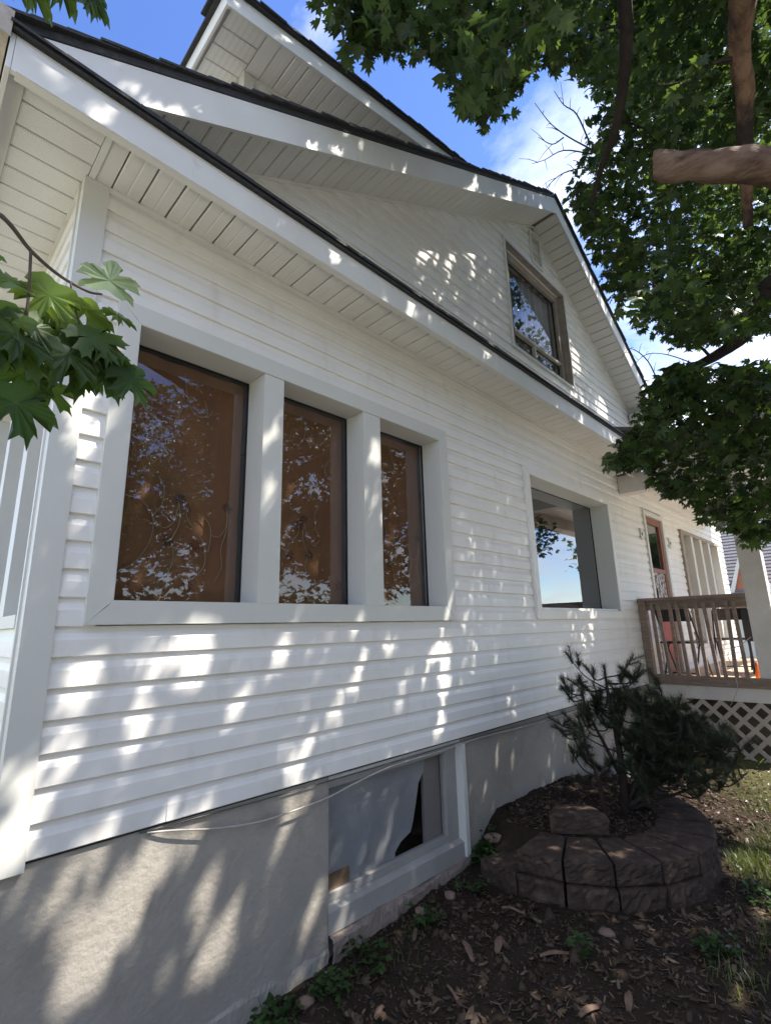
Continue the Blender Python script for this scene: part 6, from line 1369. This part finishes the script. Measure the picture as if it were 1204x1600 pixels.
def inring(x, y):
    d_ = np.hypot(x - PC[0], y - PC[1])
    return (d_ > 0.53) & (d_ < 0.93) & (y < -0.05) & ~((x > 4.2) & (y > -.9))


# dry litter: chips and curled dead leaf pieces
X, Y = scatter(26000, (0.6, 7.0), (-3.0, -0.05), lambda x, y: ~inring(x, y))
n_ = len(X)
Z = gz(X, Y) + rng.uniform(0.003, 0.012, n_)
az = rng.uniform(0, 6.283, n_)
L = rng.gamma(1.5, 0.0055, n_) + 0.004; Wd = L * rng.uniform(.15, .7, n_)
dv = np.stack([np.cos(az), np.sin(az), rng.normal(0, .22, n_)], 1)
s, dv, nn2 = frames(dv, np.stack([rng.normal(0, .3, n_), rng.normal(0, .3, n_), np.ones(n_)], 1))
quad = np.array([(-.5, -1, .12), (.5, -.8, .05), (.6, .2, -.1), (.3, 1, .15), (-.4, .7, .0), (-.6, -.1, -.1)])
P3 = np.stack([X, Y, Z], 1)[:, None, :] + s[:, None] * (quad[None, :, 0, None] * Wd[:, None, None]) + dv[:, None] * (quad[None, :, 1, None] * L[:, None, None]) + nn2[:, None] * (quad[None, :, 2, None] * Wd[:, None, None])
F = (np.arange(n_)[:, None, None] * 6 + np.array([[0, 1, 2], [0, 2, 5], [5, 2, 4], [2, 3, 4]])[None]).reshape(-1, 3)
o = link('leaf_litter', npmesh('leaf_litter', P3.reshape(-1, 3), F, LITTER, np.repeat(rng.random(n_) ** 3.0, 6)))
tag(o, 'scattered dry leaf bits and wood chips over the dark soil', 'leaf litter', kind='stuff')
# dead maple leaves
X, Y = scatter(620, (0.7, 6.6), (-3.0, -0.06), lambda x, y: ~inring(x, y))
n_ = len(X); az = rng.uniform(0, 6.283, n_)
o = link('dead_leaves', leaf_mesh('dead_leaves', np.stack([X, Y, gz(X, Y) + rng.uniform(.008, .02, n_)], 1), np.stack([np.cos(az), np.sin(az), rng.normal(0, .3, n_)], 1), np.stack([rng.normal(0, .4, n_), rng.normal(0, .4, n_), np.ones(n_)], 1), rng.uniform(.022, .05, n_), LEAF_LO, DRYL, .7, rng.random(n_) ** 1.6))
tag(o, 'curled brown dead maple leaves strewn over the soil', 'dead leaves', kind='stuff')
# clods
X, Y = scatter(9000, (0.6, 6.0), (-3.0, -0.02), lambda x, y: ~inring(x, y))
n_ = len(X); Z = gz(X, Y)
r_ = rng.gamma(2.0, 0.004, n_) + 0.003
octa = np.array([(1, 0, 0), (0, 1, 0), (-1, 0, 0), (0, -1, 0), (0, 0, .8), (0, 0, -.8)], float)
P3 = np.stack([X, Y, Z], 1)[:, None, :] + octa[None] * r_[:, None, None] * rng.uniform(.6, 1.4, (n_, 6, 1))
F = (np.arange(n_)[:, None, None] * 6 + np.array([[0, 1, 4], [1, 2, 4], [2, 3, 4], [3, 0, 4], [1, 0, 5], [2, 1, 5], [3, 2, 5], [0, 3, 5]])[None]).reshape(-1, 3)
o = link('soil_clods', npmesh('soil_clods', P3.reshape(-1, 3), F, SOIL))
tag(o, 'small clods and pebbles of dark soil across the yard', 'soil clods', kind='stuff')
# twigs
tb = MB()
for k in range(150):
    x, y = random.uniform(.9, 5.2), random.uniform(-2.6, -.1)
    if inring(np.array(x), np.array(y)): continue
    a = random.uniform(0, 3.14); L_ = random.uniform(.02, .09)
    z = gpt(x, y) + .006
    tb.tube([(x, y, z), (x + math.cos(a) * L_ * .5, y + math.sin(a) * L_ * .5, z + .008), (x + math.cos(a + .3) * L_, y + math.sin(a + .3) * L_, z)], random.uniform(.001, .0028), 4, False)
o = tb.build('fallen_twigs', mat('twig_grey', (0.16, 0.12, 0.09), 0.9, (0.09, 0.065, 0.05), 20), None, False)
tag(o, 'thin fallen twigs lying about on the soil', 'twigs', kind='stuff')


# grass patches
def grass(name, pts, label, hmin, hmax):
    n_ = len(pts); X, Y = pts[:, 0], pts[:, 1]; Z = gz(X, Y) - .004
    az = rng.uniform(0, 6.283, n_); h = rng.uniform(hmin, hmax, n_); ln_ = rng.uniform(.15, .9, n_)
    dx_, dy_ = np.cos(az), np.sin(az); w = rng.uniform(.0012, .003, n_)
    B = np.stack([X, Y, Z], 1)
    S_ = np.stack([-dy_, dx_, 0 * dx_], 1) * w[:, None]
    M_ = B + np.stack([dx_ * ln_ * h * .35, dy_ * ln_ * h * .35, h * .62], 1)
    E_ = B + np.stack([dx_ * ln_ * h, dy_ * ln_ * h, h * (1.0 - .35 * ln_)], 1)
    P3 = np.stack([B - S_, B + S_, M_ + S_ * .7, M_ - S_ * .7, E_], 1)
    F = (np.arange(n_)[:, None, None] * 5 + np.array([[0, 1, 2], [0, 2, 3], [3, 2, 4]])[None]).reshape(-1, 3)
    o = link(name, npmesh(name, P3.reshape(-1, 3), F, GRASS, np.repeat(rng.random(n_), 5)))
    return tag(o, label, 'grass', kind='stuff')


cl = [(4.5, -1.42, .16, 800), (3.95, -1.62, .16, 900), (5.6, -1.35, .25, 500), (4.15, -1.35, .12, 650), (3.35, -1.62, .10, 160), (5.0, -1.9, .4, 1200), (6.2, -1.9, .5, 900), (3.2, -1.95, .2, 350), (2.9, -1.55, .12, 90), (2.1, -0.22, .12, 60)]
pts = np.vstack([np.stack([rng.normal(cx, r_, n), rng.normal(cy, r_ * .6, n)], 1) for cx, cy, r_, n in cl])
pts = pts[~inring(pts[:, 0], pts[:, 1]) & (pts[:, 1] < -.05)]
grass('grass', pts, 'patchy sunlit grass to the right of the block planter', .03, .10)


# low weeds along the wall
def weed(x, y, n, r_, label, hmax=.10, size=.035):
    t_ = thing('weed', (x, y, gpt(x, y)), label, 'weed', 'weeds along the foundation')
    b2 = MB(); P_ = []; D_ = []; N_ = []
    for k in range(n):
        a = random.uniform(0, 6.283); rr = r_ * random.random() ** .6; h = random.uniform(.25, 1) * hmax
        px, py = x + math.cos(a) * rr, y + math.sin(a) * rr
        if py > -.02: py = -.03
        z0 = gpt(px, py)
        b2.tube([(x + (px - x) * .4, y + (py - y) * .4, gpt(x, y)), (px, py, z0 + h)], [.0014, .001], 3, False)
        for q in range(3):
            a2 = random.uniform(0, 6.283)
            P_.append((px, py, z0 + h * random.uniform(.5, 1))); D_.append((math.cos(a2), math.sin(a2), random.uniform(-.3, .3))); N_.append((random.gauss(0, .3), random.gauss(0, .3), 1))
    b2.build('stems', WEED, t_)
    oval = np.array([(0, 1), (.22, .75), (.32, .45), (.22, .15), (0, 0), (-.22, .15), (-.32, .45), (-.22, .75)], float)
    o = link('leaves', leaf_mesh('leaves', np.array(P_), np.array(D_), np.array(N_), rng.uniform(.6, 1.2, len(P_)) * size, oval, WEED, .3), t_)
    o['kind'] = 'stuff'


for (x, y, n, r_, lab) in [(3.07, -0.10, 46, .10, 'bright green weed clump at the foot of the white window strip'), (1.92, -0.16, 26, .12, 'low dark weed under the left end of the concrete ledge'), (1.45, -0.10, 42, .12, 'weed clump against the foundation at the bottom edge'), (1.70, -0.18, 22, .09, 'small weed between the ledge end and the bottom-edge clump'),
                           (2.35, -0.20, 24, .12, 'straggling weed in front of the middle of the concrete ledge'), (2.75, -0.22, 18, .10, 'thin weed in front of the right part of the concrete ledge'), (2.62, -0.95, 14, .08, 'tiny weed in open soil before the block wall'), (3.05, -1.42, 26, .10, 'weed growing at the base of the block wall, right side'), (3.75, -1.55, 40, .14, 'leafy weed in the grass right of the block wall')]:
    weed(x, y, n, r_, lab)

# larger pieces lying on the soil
BARKCH = mat('bark_chip', (0.19, 0.12, 0.078), 0.9, (0.10, 0.062, 0.042), 25)
for (x, y, L_, w_, a, lab) in [(2.42, -0.62, .11, .035, 0.4, 'tan bark chip pointing at the block wall'), (2.30, -0.52, .13, .03, 1.0, 'long curled tan bark chip in the middle of the soil'), (2.55, -0.86, .16, .028, 2.4, 'flat grey stick before the block wall'), (2.05, -0.62, .12, .014, 1.2, 'thin brown stick near the bottom edge'), (2.24, -0.22, .09, .022, 0.6, 'pale chip beside the concrete ledge'),
                               (2.33, -1.12, .14, .03, 2.9, 'reddish bark strip lying at lower right'), (2.48, -1.22, .10, .03, 0.3, 'short reddish bark strip behind the long one'), (2.72, -0.52, .12, .012, 2.0, 'thin dark stick near the planter corner'), (1.78, -0.42, .06, .03, .2, 'round tan chip low in the picture')]:
    V = []; F = []
    n = 6
    for i in range(n + 1):
        u = i / n - .5
        ww = w_ * (.5 + .5 * math.cos(u * 2.6)) * random.uniform(.85, 1.15)
        for (s_, zz) in ((-.5, .004), (0, .012), (.5, .004), (0, -.002)):
            V.append((u * L_, s_ * ww, zz + .01 * math.sin(u * 4 + 1)))
    for i in range(n):
        for k in range(4):
            F.append((i * 4 + k, i * 4 + (k + 1) % 4, i * 4 + 4 + (k + 1) % 4, i * 4 + 4 + k))
    F += [(3, 2, 1, 0), (n * 4, n * 4 + 1, n * 4 + 2, n * 4 + 3)]
    o = link('wood_chip', mesh('wood_chip', V, F, BARKCH), None, (x, y, gpt(x, y) + .006), (random.uniform(-.1, .1), random.uniform(-.1, .1), a))
    tag(o, lab, 'wood chip', 'wood chips on the soil')
STONE = mat('pale_stone', (0.24, 0.16, 0.12), 0.9, (0.15, 0.10, 0.075), 18, bump=.4, bscale=60)
for (x, y, r_, lab) in [(2.42, -0.10, .032, 'pinkish stone lying against the middle of the concrete ledge'), (2.62, -0.16, .034, 'pinkish stone right of the other, near the ledge end'), (3.16, -0.12, .05, 'tan stone at the edge of the planting bed by the wall'), (2.86, -0.98, .032, 'brick fragment at the foot of the block wall'), (1.60, -0.13, .035, 'small stone in the weeds at the bottom edge')]:
    import bmesh
    bm = bmesh.new(); bmesh.ops.create_icosphere(bm, subdivisions=2, radius=r_)
    for v in bm.verts: v.co = Vector((v.co.x * 1.25, v.co.y, v.co.z * .6)) * random.uniform(.86, 1.1)
    me = bpy.data.meshes.new('stone'); bm.to_mesh(me); bm.free(); me.materials.append(STONE)
    tag(link('stone', me, None, (x, y, gpt(x, y) + r_ * .25), (0, 0, random.uniform(0, 3))), lab, 'stone', 'stones on the soil')

# ------------------------------------------------------------------ beyond the porch
NB = thing('neighbour_house', (28, 3.0, 0.2), 'neighbouring house with grey shingle roof and orange brick gable', 'house')
MB().box(24.2, 33, -0.5, 9, 0, 2.75).build('wall', TRIM, NB)
for k in range(26):
    x0 = 23.7 + k * .17; z0 = 2.62 + k * .155
    MB().prism([(x0, -1.0, z0), (x0 + .22, -1.0, z0 + .17), (x0 + .22, -1.0, z0 + .20), (x0, -1.0, z0 + .05)], (0, 11, 0)).build('shingle_course', GREYR, NB)
MB().prism([(23.75, -0.95, 2.6), (28.1, -0.95, 6.55), (33, -0.95, 2.6)], (0, 10.8, 0)).build('roof', GREYR, NB)
MB().prism([(23.95, 0.75, 2.75), (23.95, 1.95, 2.75), (23.95, 1.35, 4.6)], (1.2, 0, 0)).build('gable', BRICKO, NB)
MB().prism([(23.85, 0.62, 2.7), (23.85, 0.78, 2.7), (23.85, 1.37, 4.62), (23.85, 1.33, 4.85)], (0.1, 0, 0)).prism([(23.85, 2.08, 2.7), (23.85, 1.33, 4.85), (23.85, 1.33, 4.62), (23.85, 1.92, 2.7)], (0.1, 0, 0)).build('gable_trim', TRIM, NB)
MB().box(23.55, 23.7, -1.0, 10, 2.5, 2.66).build('fascia_board', TRIM, NB)
GA = thing('garage', (30, -6.0, 0.2), 'pale garage with low roof seen past the porch post', 'garage')
MB().box(28, 33, -7.2, -1.6, 0, 2.5).build('wall', TRIM, GA)
MB().prism([(27.7, -7.6, 2.45), (27.7, -1.2, 2.45), (27.7, -4.4, 3.9)], (5.6, 0, 0)).build('roof', GREYR, GA)
MB().box(27.95, 28.0, -5.6, -3.2, 0, 2.1).build('garage_door', SHEER, GA)


def bgtree(loc, h, r_, label, n=1500, size=.34, seed=1):
    r2 = np.random.default_rng(seed); random.seed(seed)
    t_ = thing('tree', loc, label, 'tree', 'trees around the yard')
    x, y, z = loc
    b2 = MB().tube(spline([(x, y, z - .2), (x + .1, y, z + h * .35), (x - .1, y + .1, z + h * .75)], 4), list(np.linspace(h * .03, h * .01, 9)), 8, True, .05)
    for k in range(6):
        a = k * 1.05
        b2.tube([(x, y, z + h * .4), (x + math.cos(a) * r_ * .7, y + math.sin(a) * r_ * .7, z + h * .65)], [h * .013, h * .004], 5)
    b2.build('trunk', BARK, t_, True)
    cl_ = r2.normal(0, 1, (34, 3)); cl_ /= np.linalg.norm(cl_, axis=1, keepdims=True)
    cl_ = cl_ * (r2.random((34, 1)) ** .5) * np.array([r_, r_, h * .36]) * .82 + np.array([x, y, z + h * .62])
    P_ = cl_[r2.integers(0, 34, n)] + r2.normal(0, r_ * .17, (n, 3))
    a = r2.uniform(0, 6.28, n)
    o = link('crown', leaf_mesh('crown', P_, np.stack([np.cos(a), np.sin(a), r2.normal(-.3, .4, n)], 1), np.stack([r2.normal(0, .5, n), r2.normal(0, .5, n), np.ones(n)], 1), r2.uniform(.6, 1.2, n) * size, LEAF_LO, LEAF, .2), t_)
    o['kind'] = 'stuff'


for k, a in enumerate([((36, -9, .2), 11, 4.2, 'tall leafy tree beyond the pale garage'), ((42, 4, .2), 12, 4.5, 'leafy tree rising behind the neighbouring house'), ((17.5, -2.4, .25), 5.0, 1.6, 'small leafy tree on the lawn past the porch'),
                       ((30, -30, .2), 10, 4.0, 'distant tree across the lawn, far to the right'), ((-7, -13, .0), 8.5, 3.4, 'tree across the driveway, leftmost of the row'), ((-1.5, -13.5, .0), 9, 3.4, 'tree across the driveway, second of the row'), ((3.5, -13, .0), 8.5, 3.3, 'tree across the driveway, third of the row'), ((8.5, -14, .0), 9, 3.5, 'tree across the driveway, last of the row')]):
    bgtree(*a, n=2200, seed=30 + k)
# utility wires strung across the street side
pl = thing('utility_pole', (26, -20, 0.1), 'wooden utility pole across the yard carrying wires', 'utility pole')
MB().tube([(26, -20, 0), (26, -20, 8.5)], [.15, .11], 10).build('pole', BARK, pl, True)
MB().box(25.9, 26.1, -20.9, -19.1, 7.6, 7.75).build('crossarm', BARK, pl)
for k, (y, z) in enumerate(((-20.8, 7.8), (-19.2, 7.8), (-20, 6.6))):
    P = spline([(26, y, z), (16, y + 2, z - .6), (6, y + 4, z - .2), (-14, y + 8, z + .2)], 6)
    o = MB().tube(P, .02, 4).build('utility_wire', PLAST, None, False, origin=(26, y, z))
    tag(o, ['upper wire on the far side of the utility pole crossarm', 'upper wire on the near side of the utility pole crossarm', 'lower wire strung from the utility pole'][k], 'wire', 'utility wires')

hn = 12000
HP = np.stack([rng.uniform(-14, 13, hn), -12.0 + rng.normal(0, .45, hn), rng.uniform(0.1, 1, hn) ** .8 * (2.6 + .4 * np.sin(rng.uniform(0, 6, hn)))], 1)
ha = rng.uniform(0, 6.28, hn)
HG = thing('added_hedge', (0, -12, 0), 'long leafy hedge filling the window reflections, on the far edge of the driveway', 'added_hedge')  # unseen foliage added to darken the bottom of the window reflections
link('foliage', leaf_mesh('foliage', HP, np.stack([np.cos(ha), np.sin(ha), rng.normal(0, .4, hn)], 1), np.stack([rng.normal(0, .6, hn), rng.normal(0, .6, hn), np.ones(hn)], 1), rng.uniform(.2, .36, hn), LEAF_LO, LEAF, .2), HG)['kind'] = 'stuff'
hs_ = MB()
for k in range(22):
    hx = -13.4 + k * 1.2
    hs_.tube([(hx, -12, -.1), (hx + .1, -12.05, 1.9)], [.035, .015], 5)
hs_.build('stems', BARK, HG)
